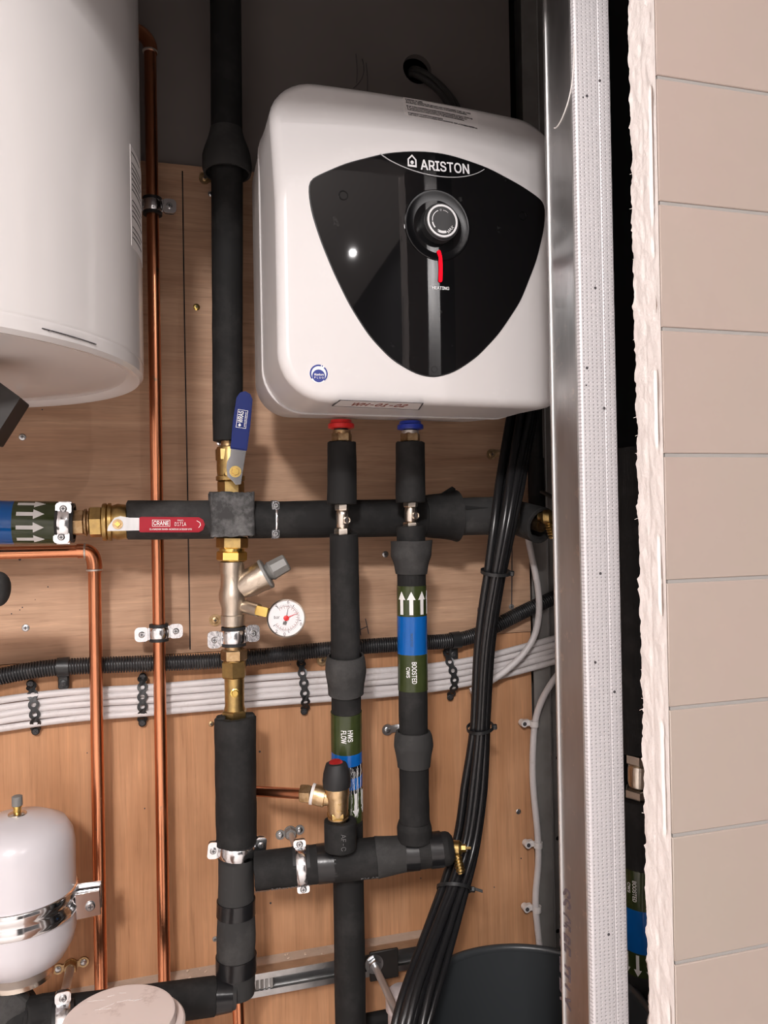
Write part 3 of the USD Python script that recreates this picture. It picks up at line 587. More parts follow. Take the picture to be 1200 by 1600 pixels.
# ================================================================== round white cylinder heater, upper left
CR = 0.27; _a = math.radians(-17.2) + YAW                            # tangent ray at the cylinder's right edge
CYY = WY - 0.03 - CR; CXX = (-CR + CYY * math.sin(_a)) / math.cos(_a); CZ = CAMZ + 0.162
cy = Thing('water_heater', 'large round white enamel water cylinder at the upper left, cut by the frame', 'water heater', (CXX, CYY, CZ))
C0 = V(CXX, CYY, CZ); up = V(0, 0, 1)
pr = [(0.72, 0.0), (0.72, CR - 0.03), (0.70, CR - 0.006), (0.685, CR), (0.020, CR), (0.0175, CR - 0.0008), (0.0165, CR - 0.0008), (0.014, CR), (0.004, CR - 0.001), (0.0, CR - 0.005), (0.001, CR - 0.012), (0.006, CR - 0.020), (0.004, CR - 0.05), (-0.001, CR - 0.10), (-0.003, 0.0)]
cyb = cy.add('body', lathe(C0, up, pr, 128), 'enamel', smooth=32)
# thermostat cover under the dish
d0 = V(CXX, CYY, CZ) 
cy.add('bottom_cover', lathe(C0 + V(-0.05, -0.02, 0.002), up, [(0, 0.125), (-0.006, 0.122), (-0.010, 0.112), (-0.012, 0.0)], 64), 'enamel', label='raised white disc under the cylinder')
zc = CZ - 0.014
pa, pb, pcx = PX(0, 597, 0), PX(33, 622, 0), PX(0, 672, 0)
def atz(px, py, z): r = ray(px, py); t = (z - CAM[2]) / r[2]; return CAM + r * t
k1, k2 = atz(-60, 560, zc), atz(33, 622, zc)
Yc = 0.80; c1, c2, c3, c4 = P(32, 621, Yc), P(-5, 594, Yc), P(-70, 690, Yc), P(-3, 676, Yc)
w1, wa, wb = V(c1[0], c1[2]), V(c2[0] - c1[0], c2[2] - c1[2]), V(c4[0] - c1[0], c4[2] - c1[2])
cy.add('wiring_cover', ext(Polygon([w1, w1 + wa * 2.4, w1 + wa * 2.4 + wb * 1.3, w1 + wb * 1.3]).buffer(-0.002).buffer(0.002), 0.05, (0, Yc, 0), (1, 0, 0), (0, 0, 1), (0, 1, 0)), 'cover_brown', label='dark brown wiring cover below the cylinder')
g0 = V(CXX, CYY, CZ)
def cyl_s(px, py):                                                     # pixel to (s, t) on the cylinder wall
    r = ray(px, py); o = CAM[:2] - g0[:2]; d = r[:2]; A, B, Cc = d @ d, 2 * o @ d, o @ o - CR * CR
    t = (-B - math.sqrt(max(B * B - 4 * A * Cc, 0))) / (2 * A); p = CAM + r * t; ang = math.atan2(p[0] - g0[0], -(p[1] - g0[1])); return ang * CR, p[2] - g0[2]
fc = on_cyl(g0, up, CR)
s0, t0 = cyl_s(203, 225); s1, t1 = cyl_s(207, 385)
lb = cy.add('rating_label', sheet(sbox(s0, t1, s0 + 0.075, t0), fc, -0.0005, 0.0003, 0.008), 'paper', label='white printed rating label round the right edge')
rows = []
for k in range(17):
    if k in (1, 8, 13): continue
    t = t0 - (t0 - t1) * (0.06 + 0.9 * k / 17); w = 0.045 + 0.02 * ((k * 37) % 5) / 5
    rows.append(sheet(sbox(s0 + 0.004, t - 0.0007, s0 + 0.004 + w * 0.85, t + 0.0007), fc, 0.0001, 0.0005, 0.008))
cy.add('label_print', cat(*rows), 'ink', lb)
ln = [cyl_s(x, y) for x, y in ((66, 513), (85, 518), (110, 525), (150, 538))]
cy.add('rim_gap', sheet(LineString(ln).buffer(0.0003), fc, -0.001, 0.0006, 0.006), 'ink', label='thin dark gap line at the rim')

# ================================================================== building blocks for pipework
def foam(t, name, p0, p1, r0, r1, m='foam', seg=14, wob=0.0007, seed=0, bore=0.55, parent=None, label=None, n=30, tilt=0.0):
    p0, p1 = np.asarray(p0, float), np.asarray(p1, float); L = np.linalg.norm(p1 - p0)
    a, e, s = basis(p1 - p0); prof = []
    ts = np.linspace(0, 1, seg)
    prof = [(0, r0 * bore), (0, r0 - 0.001), (0.001, r0)] + [(L * x, r0 + (r1 - r0) * x) for x in ts[1:-1]] + [(L - 0.001, r1), (L, r1 - 0.001), (L, r1 * bore)]
    msh = lathe(p0, p1 - p0, prof, n, None, True)
    v = np.array(msh.vertices); ax = (v - p0) @ a; rad = v - p0 - ax[:, None] * a; rn = rad / np.maximum(np.linalg.norm(rad, axis=1, keepdims=True), 1e-6)
    nz = meshkit.fbm(v * 35 + seed * 3.3, 3, seed) - 0.5; v = v + rn * (nz * 2 * wob)[:, None]
    endz = (meshkit.fbm(rn * 2.5 + seed, 3, seed + 5) - 0.5) * 0.003
    v = v + a * (endz * ((ax < 0.002) | (ax > L - 0.002)))[:, None]
    return t.add(name, fix(v, msh.faces), m, parent, 50, label)
def sleeve(t, name, p0, p1, prof, m='foam_grey', seed=0, parent=None, amp=0.0012, label=None):
    """A loose wrap of foam: prof = (fraction along, outer radius)."""
    p0, p1 = np.asarray(p0, float), np.asarray(p1, float); L = np.linalg.norm(p1 - p0)
    f = np.array(prof, float); x = np.linspace(f[0, 0], f[-1, 0], 22); r = np.interp(x, f[:, 0], f[:, 1])
    r = np.convolve(np.pad(r, 1, 'edge'), [0.25, 0.5, 0.25], 'valid')
    out = [(L * a, b) for a, b in zip(x, r)]; inn = [(L * a, b - 0.0028) for a, b in zip(x[::-1], r[::-1])]
    msh = jitter(lathe(p0, p1 - p0, out + inn, 36, None, True), amp, 30, seed)
    return t.add(name, msh, m, parent, 60, label)
def band(t, name, p0, p1, r0, r1, m, parent=None, th=0.0006, label=None):
    L = np.linalg.norm(np.asarray(p1) - np.asarray(p0))
    return t.add(name, lathe(p0, np.asarray(p1) - np.asarray(p0), [(0, r0 - 0.002), (0, r0 + th), (L, r1 + th), (L, r1 - 0.002)], 36, None, True), m, parent, 40, label)
def screw(p, r=0.004, d=V(0, -1, 0), h=0.0018):
    a, e, s = basis(d); p = np.asarray(p, float)
    head = lathe(p, a, [(-0.004, r * 0.5), (0, r), (h * 0.5, r), (h, r * 0.7), (h, 0)], 18)
    return head, cat(ext(sbox(-r * 0.5, -r * 0.11, r * 0.5, r * 0.11), 0.0003, p + a * h, e, s, a), ext(sbox(-r * 0.11, -r * 0.5, r * 0.11, r * 0.5), 0.0003, p + a * h, e, s, a))
def loose_screw(px, py, label, m='steel_screw', r=0.0042, Y=WY, group=None, washer=None):
    p = P(px, py, Y); t = Thing('screw', label, 'screw', p, group)
    h, c = screw(p, r); t.add('head', h, m); t.add('cross_slot', c, 'ink')
    if washer: t.add('washer', lathe(p, V(0, -1, 0), [(0, r * 0.6), (0, r * 1.6), (0.0008, r * 1.6), (0.0008, r * 0.6)], 24, None, True), washer)
    return t
def pipe_clamp(label, c, axis, side, r, w=0.020, ear=0.018, tall=None, m='zinc', rod_to=WY, liner=True, sag=(0, 0), name='pipe_clamp', inset=0.0):
    """Two-screw ring clamp: half bands, rubber liner, ears with screws, and the stud that holds it to the wall."""
    a = unit(axis); sd = unit(np.asarray(side) - a * (a @ np.asarray(side))); fr = np.cross(a, sd); fr = fr if fr[1] < 0 else -fr
    c = np.asarray(c, float); t = Thing(name, label, 'pipe clamp', c)
    tall = tall or w
    t.add('band', lathe(c - a * w / 2, a, [(0, r), (0.001, r + 0.0018), (w * 0.35, r + 0.0024), (w * 0.65, r + 0.0024), (w - 0.001, r + 0.0018), (w, r)], 40, None, True), m, smooth=60)
    if liner: t.add('rubber_liner', lathe(c - a * (w / 2 + 0.004), a, [(0, r - 0.0035), (0, r + 0.0008), (w + 0.008, r + 0.0008), (w + 0.008, r - 0.0035)], 40, None, True), 'rubber', smooth=50)
    for k, sgn in enumerate((-1, 1)):
        o = c + sd * sgn * (r + 0.001 + ear / 2 - inset) + a * sag[k] + fr * (0.0035 + (0.72 * r if inset else 0))
        rr_ = Polygon(rrect(ear, tall, min(ear, tall) * 0.32, 6))
        e = t.add('ear', ext(rr_, 0.0024, o - fr * 0.0012, sd, a, fr), m)
        t.add('ear', ext(affinity.scale(rr_, 0.92, 0.96), 0.0022, o - fr * 0.0075, sd, a, fr), m)
        t.add('ear_bend', cbox(c + sd * sgn * (r + 0.0012) + a * sag[k] * 0.7 + fr * 0.0028, (0.004, tall * 0.9, 0.005), 0.001, [sd, a, fr]), m)
        h, x = screw(o + fr * 0.0011, 0.0045, fr, 0.0024); sp = t.add('screw', h, 'steel_screw'); t.add('cross_slot', x, 'ink', sp)
    if rod_to:
        back = c + V(0, r + 0.002, 0); t.add('stud', cyl(back, V(back[0], rod_to, back[2]), 0.004, 14), m)
        t.add('boss', lathe(back, V(0, 1, 0), [(-0.001, 0.008), (0.006, 0.008)], 6), m)
    return t
def wall_flange(t, px, py, Y, dx=0.016, tilt=0.1, m='brass_dull'):
    p = P(px, py, Y); ex_ = unit(V(1, 0, tilt)); ez_ = V(-ex_[2], 0, ex_[0])
    pl_ = unary_union([LineString([(-dx, 0), (dx, 0)]).buffer(0.0045, 8), Point(-dx, 0).buffer(0.0075), Point(dx, 0).buffer(0.0075), Point(0, 0).buffer(0.010)])
    b = t.add('back_plate', ext(pl_, 0.0022, p, ex_, ez_, V(0, -1, 0)), m)
    for sg in (-1, 1):
        h, x = screw(p + ex_ * dx * sg + V(0, -0.0022, 0), 0.0045); sp = t.add('screw', h, 'steel_screw', b)
    t.add('boss', hexnut(p, V(0, -1, 0), 0, 0.012, 0.0095), m, b)
    return p

# ================================================================== copper pipes
YC = 1.172
def vline(px0, py0, px1, py1, Y0, Y1=None): return P(px0, py0, Y0), P(px1, py1, Y0 if Y1 is None else Y1)
rc = 0.0088
t = Thing('copper_pipe', 'long upright copper pipe between the cylinder and the black insulated pipe', 'pipe', P(257, 1540, YC))
top, bot = P(234.5, 78, YC), P(258, 1620, YC); bot = reach(top, bot, 2, 0.02)
bend = [bot, top - V(0, 0, 0.02), top]
t.add('pipe', cyl(bot, top, rc, 28), 'copper')
el = spline([top - V(0, 0, 0.004), top + V(-0.0015, 0, 0.010), top + V(-0.010, 0, 0.021), top + V(-0.024, 0, 0.026)], 18)
t.add('elbow', tube(el, rc + 0.0014, 24), 'copper', label='copper elbow at the top of the pipe')
t.add('solder_ring', lathe(top - V(0, 0, 0.005), up, [(0, rc + 0.0004), (0.001, rc + 0.0022), (0.003, rc + 0.0022), (0.004, rc + 0.0004)], 28), 'solder')
t.add('branch', cyl(top + V(-0.022, 0, 0.026), top + V(-0.075, 0, 0.028), rc, 24), 'copper')
t = Thing('copper_pipe', 'copper pipe with an elbow, upright at the left below the green and blue banded pipe', 'pipe', P(157, 1560, YC))
e0, e1, bt = P(147.5, 886, YC), P(128, 861, YC), P(159, 1620, YC); bt = reach(e0, bt, 2, 0.02)
t.add('pipe', cyl(bt, e0, rc, 28), 'copper')
t.add('elbow', tube(spline([e0 - V(0, 0, 0.006), e0 + V(0, 0, 0.006), V(e0[0] - 0.005, YC, e1[2] - 0.0035), V(e1[0] + 0.004, YC, e1[2]), e1 - V(0.006, 0, 0)], 22), rc + 0.0016, 24), 'copper', label='soldered copper elbow')
for p, a in ((e0, up), (e1, V(-1, 0, 0))): t.add('solder_ring', lathe(p - a * 0.006, a, [(0, rc + 0.0004), (0.0008, rc + 0.0026), (0.003, rc + 0.0026), (0.004, rc + 0.0004)], 28), 'solder')
t.add('branch', cyl(e1, V(XL + 0.002, YC, P(-60, 863, YC)[2]), rc, 28), 'copper')
for lb_, px, py in (('zinc ring clamp on the copper pipe at the cylinder\'s right edge', 241, 323), ('zinc ring clamp on the copper pipe just above the black conduit', 256, 988)):
    c = V(bot[0] + (top[0] - bot[0]) * 0, YC, P(px, py, YC)[2]); f_ = (c[2] - bot[2]) / (top[2] - bot[2]); c[0] = bot[0] + (top[0] - bot[0]) * f_
    pipe_clamp(lb_, c, up, V(1, 0, 0), rc + 0.004, 0.017, 0.020, 0.021, sag=(-0.001, 0.0015))

# ================================================================== conduit, white cables, straps
YK = 1.200
kp = [(-25, 1062), (0, 1057), (60, 1046), (140, 1040), (250, 1036), (350, 1031.5), (450, 1021), (520, 1014), (600, 1008), (680, 1003), (735, 995), (790, 970), (830, 950), (870, 932), (930, 904)]
L_ = spline([V(XL + 0.01, YK, P(-25, 1062, YK)[2] - 0.05), V(-0.65, YK, P(-25, 1062, YK)[2] - 0.025)] + [P(x, y, YK - 0.0 if x < 700 else YK + 0.002) for x, y in kp], 1600)
dl = np.r_[0, np.cumsum(np.linalg.norm(np.diff(L_, axis=0), axis=1))]; pitch = 0.0038; nn = int(dl[-1] / pitch)
sd_, rr = [], []
for k in range(nn):
    for f_, r_ in ((0.0, 0.0098), (0.28, 0.0098), (0.36, 0.0120), (0.62, 0.0124), (0.88, 0.0120), (0.96, 0.0098)): sd_.append((k + f_) * pitch); rr.append(r_)
sd_ = np.array(sd_); pts_ = np.stack([np.interp(sd_, dl, L_[:, k]) for k in range(3)], 1)
cd = Thing('conduit', 'black corrugated flexible conduit running across the boards', 'conduit', P(400, 1026, YK))
cd.add('tube', tube(pts_, np.array(rr), 16), 'conduit', smooth=30)
for px, py, lb_ in ((99, 1040, 'left'), (712, 1000, 'right')):
    c = P(px, py, YK); i = int(np.argmin(np.linalg.norm(L_ - c, axis=1))); tg = unit(L_[min(i + 5, 1599)] - L_[i - 5])
    sdl = Thing('conduit_saddle', f'black plastic saddle holding the conduit near its {lb_} end', 'clip', L_[i])
    sdl.add('band', lathe(L_[i] - tg * 0.008, tg, [(0, 0.0118), (0, 0.0138), (0.016, 0.0138), (0.016, 0.0118)], 28, None, True), 'strap_black')
    b = L_[i] + V(-0.001, 0.008, -0.022)
    sdl.add('foot', cbox(b, (0.015, 0.008, 0.022), 0.002), 'strap_black'); h, x = screw(b + V(0, -0.004, -0.003), 0.0055); sp = sdl.add('screw', h, 'strap_black'); sdl.add('cross_slot', x, 'ink', sp)
wp = [(-40, 1123), (0, 1116.5), (100, 1103), (215, 1095), (330, 1086), (480, 1074), (600, 1066), (720, 1052), (800, 1034), (870, 1014), (940, 992)]
cr = 0.0053
for k in range(5):
    o = (2 - k) * 0.0098
    pts_ = [P(x, y, 1.209 - 0.0015 * ((k * 2 + j) % 3)) + V(0, 0, o + 0.0007 * math.sin(j * 1.7 + k * 2.1)) for j, (x, y) in enumerate(wp)]
    pts_ = [pts_[0] + V(XL + 0.01 - pts_[0][0], 0, -0.03), pts_[0] + V(-0.2, 0, -0.012)] + pts_[0:]
    one('white_cable', tube(spline(pts_, 130), cr, 12), 'cable_white', f'{["topmost", "second from top", "middle", "fourth from top", "lowest"][k]} of the five white cables running across the boards', 'cable', 'white cables strapped across the boards')
one('white_cable', tube(spline([P(823, 800, 1.19), P(829, 860, 1.192), P(840, 915, 1.186), P(842, 960, 1.184), P(832, 1000, 1.184), P(805, 1035, 1.186), P(770, 1062, 1.190), P(735, 1080, 1.194)], 80), 0.0056, 14), 'cable_white', 'white cable looping down beside the black cable bundle into the bundle of five', 'cable')
one('white_cable', tube(spline([P(905, 1020, 1.19), P(880, 1044, 1.19), P(855, 1078, 1.19), P(838, 1120, 1.203), P(833, 1165, 1.203), P(833, 1225, 1.203), P(839, 1290, 1.203), P(841, 1350, 1.205), P(837, 1400, 1.203), P(839, 1440, 1.203), P(845, 1500, 1.203), P(850, 1620, 1.203), P(852, 1900, 1.203)], 140), 0.0057, 14), 'cable_white', 'white cable clipped down the right edge of the plywood', 'cable')
for (px, py), nm in zip(((835, 1131), (841, 1320), (839, 1420)), ('highest', 'middle', 'lowest')):
    c = P(px, py, 1.203); cl_ = Thing('cable_clip', f'{nm} of the three white plastic clips on the right-hand cable', 'clip', c, 'white clips on the right-hand cable')
    cl_.add('hook', lathe(c - up * 0.005, up, [(0, 0.0056), (0, 0.0076), (0.010, 0.0076), (0.010, 0.0056)], 24, None, True), 'clip_white')
    q_ = c + V(-0.0125, 0.008, 0.001); cl_.add('tab', cat(cbox(q_, (0.014, 0.012, 0.011), 0.002), lathe(q_ + V(-0.005, 0.006, 0), V(0, -1, 0), [(0, 0.006), (0.013, 0.006)], 18)), 'clip_white')
    cl_.add('nail', lathe(q_ + V(-0.005, -0.006, 0), V(0, -1, 0), [(0, 0.0036), (0.002, 0.0032), (0.0024, 0)], 16), 'ink')
# perforated black bands over the white cables
def strap(label, pts_px, holes, w=0.0075):
    ps = [P(x, y, Y) for x, y, Y in pts_px]; ln_ = spline(ps, 60); L = np.r_[0, np.cumsum(np.linalg.norm(np.diff(ln_, axis=0), axis=1))]; tot = L[-1]
    pit = tot / holes; lobes = [Point(0, (k + 0.5) * pit).buffer(w, 14) for k in range(holes)] + [sbox(-w * 0.62, 0, w * 0.62, tot)]
    po = unary_union(lobes).buffer(-0.0012).buffer(0.0012)
    for k in range(holes): po = po.difference(Point(0, (k + 0.5) * pit).buffer(w * 0.45, 10))
    def fn(u, v, d):
        p = np.array([np.interp(v, L, ln_[:, k]) for k in range(3)]); q = np.array([np.interp(v + 0.002, L, ln_[:, k]) for k in range(3)]); q2 = np.array([np.interp(v - 0.002, L, ln_[:, k]) for k in range(3)])
        tg = unit(q - q2); nrm = unit(V(0, -1, 0) - tg * (V(0, -1, 0) @ tg)); s_ = np.cross(nrm, tg); return p + s_ * u + nrm * d
    out = []
    for g in getattr(po, 'geoms', [po]): out.append(warp(trimesh.creation.extrude_polygon(g.segmentize(0.003), 0.0011, engine='earcut'), fn))
    t = Thing('banding_strap', label, 'strap', ps[-1], 'perforated straps over the white cables'); b = t.add('band', cat(*out), 'strap_black', smooth=30)
    for p in (ps[0], ps[-1]):
        h, x = screw(p + V(0, -0.001, 0), 0.0058, V(0, -1, 0), 0.003); sp = t.add('screw', h, 'strap_black'); t.add('cross_slot', x, 'ink', sp)
strap('black perforated strap at the far left over the white cables', [(48, 1068, 1.217), (51, 1085, 1.203), (53, 1105, 1.199), (55, 1125, 1.200), (55.5, 1136, 1.211), (56, 1142, 1.217)], 6)
strap('black perforated strap between the two copper pipes over the white cables', [(223, 1057, 1.217), (222.5, 1072, 1.202), (222.5, 1092, 1.199), (222.5, 1112, 1.200), (222.5, 1120, 1.211), (222.5, 1129, 1.217)], 6)
strap('black perforated strap left of the hot water pipe over the white cables', [(470, 1032, 1.217), (472, 1048, 1.203), (475, 1070, 1.199), (477, 1094, 1.200), (477, 1104, 1.211), (475, 1111, 1.217)], 6)
strap('black perforated strap right of the boosted water pipe over the white cables', [(698, 1016, 1.217), (702, 1032, 1.203), (708, 1050, 1.199), (710, 1070, 1.200), (706, 1082, 1.211), (703, 1089, 1.217)], 6)

# ================================================================== screws in the boards
for px, py, lb_, m_, r_ in ((307, 480, 'pale brass cross-head screw right of the pencil line', 'brass_bright', 0.0052), (35, 683, 'grey cross-head screw below the round cylinder', 'steel_screw', 0.0050), (40, 981, 'grey cross-head screw left, above the conduit', 'steel_screw', 0.0052), (329, 303, 'small grey screw beside the black pipe below its sleeve', 'steel_screw', 0.0040), (343, 692, 'bright screw head just below the end of the black foam by the blue valve', 'chrome', 0.0045), (602, 866, 'grey cross-head screw left of the boosted pipe\'s upper sleeve', 'steel_screw', 0.0052), (330, 1131, 'small brass screw left of the black foam\'s open end', 'brass_dull', 0.0042), (810, 1268, 'grey screw on bare plywood right of the black cables', 'steel_screw', 0.0046), (799, 948, 'dark screw at the end of the thin hanging thread', 'galvanised_dull', 0.0048), (336, 1467, 'small screw left of the taped black foam', 'galvanised_dull', 0.0040)):
    loose_screw(px, py, lb_, m_, r_, WY if py < 1020 else WY + 0.002)
one('thread', tube(spline([P(799, 690, WY - 0.002), P(800, 820, WY - 0.002), P(799.5, 945, WY - 0.003)], 20), 0.0009, 8), 'ink', 'thin black thread hanging beside the black cables', 'thread')
for px, py, lb_ in ((320, 279, 'brass screw bracket behind the top sleeve'), (336, 969, 'brass bracket screw left of the pressure valve'), (503, 1031, 'brass bracket screw behind the hot pipe\'s sleeve'), (768, 710, 'brass wall bracket below the square heater at the right'), (605, 1140, 'grey bracket screw left of the boosted pipe\'s lower sleeve')):
    p = P(px, py, WY); t = Thing('pipe_bracket', lb_, 'bracket', p); mm = 'steel_screw' if px == 605 else 'brass_dull'
    t.add('back_plate', ext(unary_union([Point(0, 0).buffer(0.009), LineString([(0, 0), (0.022, 0.002)]).buffer(0.006)]), 0.002, p, (1, 0, 0), (0, 0, 1), (0, -1, 0)), mm)
    h, x = screw(p + V(0, -0.002, 0), 0.0052); sp = t.add('screw', h, mm); t.add('cross_slot', x, 'ink', sp)
    t.add('stud', cyl(p + V(0.022, 0, 0.002), p + V(0.022, -0.03, 0.002), 0.0045, 14), 'zinc')

# ================================================================== main upright pipe, left of centre
YM = 1.105
def pt(px, py, Y=YM): return P(px, py, Y)
# upper black foam with its sleeve
A0, A1, A2 = pt(356, 690), pt(354.5, 232), pt(352, -60); A2 = reach(A1, A2, 2, 2.49)
t = Thing('insulated_pipe', 'tall black foam-covered pipe rising out of the frame left of the square heater', 'pipe', A0)
foam(t, 'foam_cover', A0, A1, RW(46, A0), RW(49, A1), seed=1); foam(t, 'foam_cover', A1, A2, RW(48, A1), RW(47, A2), seed=2)
s0_, s1_ = pt(355, 272), pt(353, 203); r_ = lambda w: RW(w, s0_)
sleeve(t, 'foam_sleeve', s0_, s1_, [(0, r_(72)), (0.12, r_(77)), (0.42, r_(74)), (0.62, r_(66)), (0.8, r_(56)), (1, r_(49))], seed=3, label='flared grey foam sleeve over the joint')
t.add('pipe', cyl(pt(357, 702), pt(356, 640), 0.0105, 20), 'brass_dull')
# blue-handled valve
vb0, vb1 = pt(361, 773), pt(359, 698)
t = Thing('ball_valve', 'brass ball valve with a blue handle on the upright pipe', 'valve', vb0)
axm = unit(vb1 - vb0); Lv = np.linalg.norm(vb1 - vb0); w = lambda x: RW(x, vb0)
body = t.add('body', lathe(vb0, axm, [(Lv * 0.28, w(38)), (Lv * 0.30, w(45)), (Lv * 0.38, w(45)), (Lv * 0.40, w(40)), (Lv * 0.52, w(42)), (Lv * 0.75, w(41)), (Lv * 0.9, w(40)), (Lv * 0.985, w(40)), (Lv, w(37)), (Lv, 0.0)], 32), 'brass', smooth=30)
t.add('hex_end', hexnut(vb0, axm, 0, Lv * 0.29, w(41), V(0.5, -0.87, 0)), 'brass'); t.add('hex_collar', hexnut(vb0, axm, Lv * 0.7, Lv * 0.97, w(45), V(0.3, -1, 0)), 'brass')
YV = YM - 0.042; pv = P(367.5, 737, YV)
t.add('stem', cyl(V(pv[0], YM - 0.01, pv[2]), pv - V(0, 0.004, 0), 0.0062, 20), 'brass', body)
ld = unit(V(*(P(383, 620, YV) - P(369, 735, YV))[[0, 2]])); lx, lz = V(ld[0], 0, ld[1]), V(-ld[1], 0, ld[0]) * -1
hl = np.linalg.norm(P(384, 612, YV) - pv)
pw = RW(30, pv); plate = Polygon([(-0.0135, -pw * 0.15), (-0.008, -pw * 0.75), (0.004, -pw * 0.95), (0.012, -pw * 0.95), (0.020, -pw * 0.72), (0.034, -pw * 0.72), (0.034, pw * 0.85), (-0.016, pw * 0.72), (-0.018, pw * 0.2)])
ez_ = V(0, -1, 0)
t.add('lever', ext(plate.buffer(-0.001).buffer(0.001), 0.0022, pv, lx, lz, ez_), 'chrome', label='bright steel lever plate')
t.add('nut', hexnut(pv + ez_ * 0.0022, ez_, 0, 0.004, 0.0052, lx), 'brass_bright'); t.add('washer', lathe(pv + ez_ * 0.002, ez_, [(0, 0.0078), (0.0012, 0.0078), (0.0012, 0.004)], 24), 'brass_bright')
gr = Polygon([(0.030, -pw * 0.80), (0.040, -pw * 0.80), (hl * 0.6, -pw * 0.88), (hl - 0.010, -pw * 0.80), (hl - 0.003, -pw * 0.5), (hl, 0), (hl - 0.003, pw * 0.55), (hl - 0.010, pw * 0.85), (hl * 0.6, pw * 0.95), (0.030, pw * 0.92)]).buffer(-0.002).buffer(0.002, 8)
def pad(poly, o, ex_, ey_, ez_, h, b=0.0016):
    a = ext(poly.buffer(-b), h, o, ex_, ey_, ez_); c = ext(poly, h - 2 * b, o, ex_, ey_, ez_, b); return cat(a, c)
gp = t.add('grip', pad(gr, pv - ez_ * 0.0028, lx, lz, ez_, 0.0085), 'grip_blue', label='blue plastic grip')
gf = pv + ez_ * 0.0058; gm = gf + lx * (0.030 + (hl - 0.030) * 0.52)
fr_ = sbox(-0.0125, -pw * 0.52, 0.0125, pw * 0.52); frm = fr_.difference(fr_.buffer(-0.0006))
glyph = lambda s, h, a, b, w_: warp(text(s, h, (a, b, 0), (1, 0, 0), (0, 1, 0), 0.0003, True, width=w_), lambda x, y, z: gm + lx * x - lz * y + ez_ * z)
drop = Point(-0.0088, -pw * 0.16).buffer(0.0018).union(Polygon([(-0.0088, -pw * 0.16 - 0.0018), (-0.0056, -pw * 0.16), (-0.0088, -pw * 0.16 + 0.0018)]))
t.add('lettering', cat(ext(frm, 0.0003, gm, lx, lz, ez_), glyph('WRAS', 0.0066, 0.0026, pw * 0.16, 0.0160), glyph('APPROVED PRODUCT', 0.0016, 0, -pw * 0.34, 0.021), ext(drop, 0.0003, gm, lx, lz, ez_)), 'print_white', gp, label='WRAS lettering in a frame')
t.add('stop_pin', cyl(V(P(355, 740, YV)[0], YM - 0.012, P(355, 740, YV)[2]), P(355, 740, YV) + V(0, 0.002, 0), 0.0028, 12), 'brass', body)
# ------------------------------------------------------------------ horizontal insulated run with tee
HY = 1.108
def hp2(px, py): return P(px, py, HY)
# left banded pipe
L0, L1 = hp2(-70, 816), hp2(94, 817); L0 = reach(L1, L0, 0, XL + 0.004); r0 = RW(66, L1)
t = Thing('insulated_pipe', 'foam pipe at the left edge with blue and green bands and white arrows', 'pipe', L1)
foam(t, 'foam_cover', L0, L1, r0, r0, 'foam_grey', seed=11)
def along(px): p = hp2(px, 817); f_ = (p[0] - L0[0]) / (L1[0] - L0[0]); return L0 + (L1 - L0) * f_
band(t, 'blue_band', along(-40), along(24), r0, r0, 'band_blue', label='blue identification band'); gb = band(t, 'green_band', along(24), along(89), r0, r0, 'band_green', label='dark green identification band')
band(t, 'clear_wrap', along(-46), along(-40), r0, r0, 'band_green')
def arrow(w, l, head, hw): return Polygon([(-w / 2, 0), (w / 2, 0), (w / 2, l - head), (hw / 2, l - head), (0, l), (-hw / 2, l - head), (-w / 2, l - head)])
fL = on_cyl(along(31), L1 - L0, r0); al = np.linalg.norm(along(74) - along(31))
for s_ in (-0.0285, -0.0115, 0.006, 0.0235): t.add('arrow', sheet(affinity.translate(arrow(0.0052, al, 0.0135, 0.0135), s_, 0), fL, 0.0003, 0.0009, 0.004), 'print_white', gb, label='white flow arrow')
pipe_clamp('zinc ring clamp at the end of the green banded pipe', hp2(101, 817), unit(L1 - L0), up, RW(60, L1), 0.017, 0.016, 0.020, sag=(-0.001, 0.001), inset=0.016)
# compression fittings
q0, q1 = hp2(106, 817), hp2(206, 815); ax_ = unit(q1 - q0); u_ = np.linalg.norm(q1 - q0) / 100; z_ = RW(1, q0) * 2
t = Thing('ball_valve', 'brass ball valve with a red handle on the horizontal pipe', 'valve', q0)
t.add('pipe_stub', cyl(q0, q1, z_ * 12, 20), 'brass_dull')
t.add('nut', hexnut(q0, ax_, 6 * u_, 26 * u_, z_ * 21, V(0, -0.4, 1)), 'brass_dull'); t.add('union', lathe(q0, ax_, [(26 * u_, z_ * 15), (26 * u_, z_ * 21), (29 * u_, z_ * 22), (31 * u_, z_ * 18), (34 * u_, z_ * 18), (34 * u_, z_ * 14)], 32), 'brass_dull')
t.add('nut', hexnut(q0, ax_, 33 * u_, 54 * u_, z_ * 25, V(0, -1, 0.2)), 'brass')
vbody = t.add('body', lathe(q0, ax_, [(54 * u_, z_ * 20), (54 * u_, z_ * 29), (57 * u_, z_ * 30), (60 * u_, z_ * 30), (62 * u_, z_ * 27), (63 * u_, z_ * 30), (68 * u_, z_ * 30), (69 * u_, z_ * 26), (78 * u_, z_ * 29), (92 * u_, z_ * 27), (96 * u_, z_ * 22), (100 * u_, z_ * 20)], 40), 'brass', smooth=30)
YR = HY - 0.045; pr_ = P(184, 819, YR)
t.add('stem', cyl(V(pr_[0], HY - 0.012, pr_[2]), pr_ + V(0, -0.004, 0), 0.0066, 20), 'brass_dull', vbody)
e1_ = P(319, 819.5, YR); rl = np.linalg.norm(e1_ - pr_); rx = unit(V(e1_[0] - pr_[0], 0, e1_[2] - pr_[2])); rz = V(-rx[2], 0, rx[0])
px_ = rl / 135
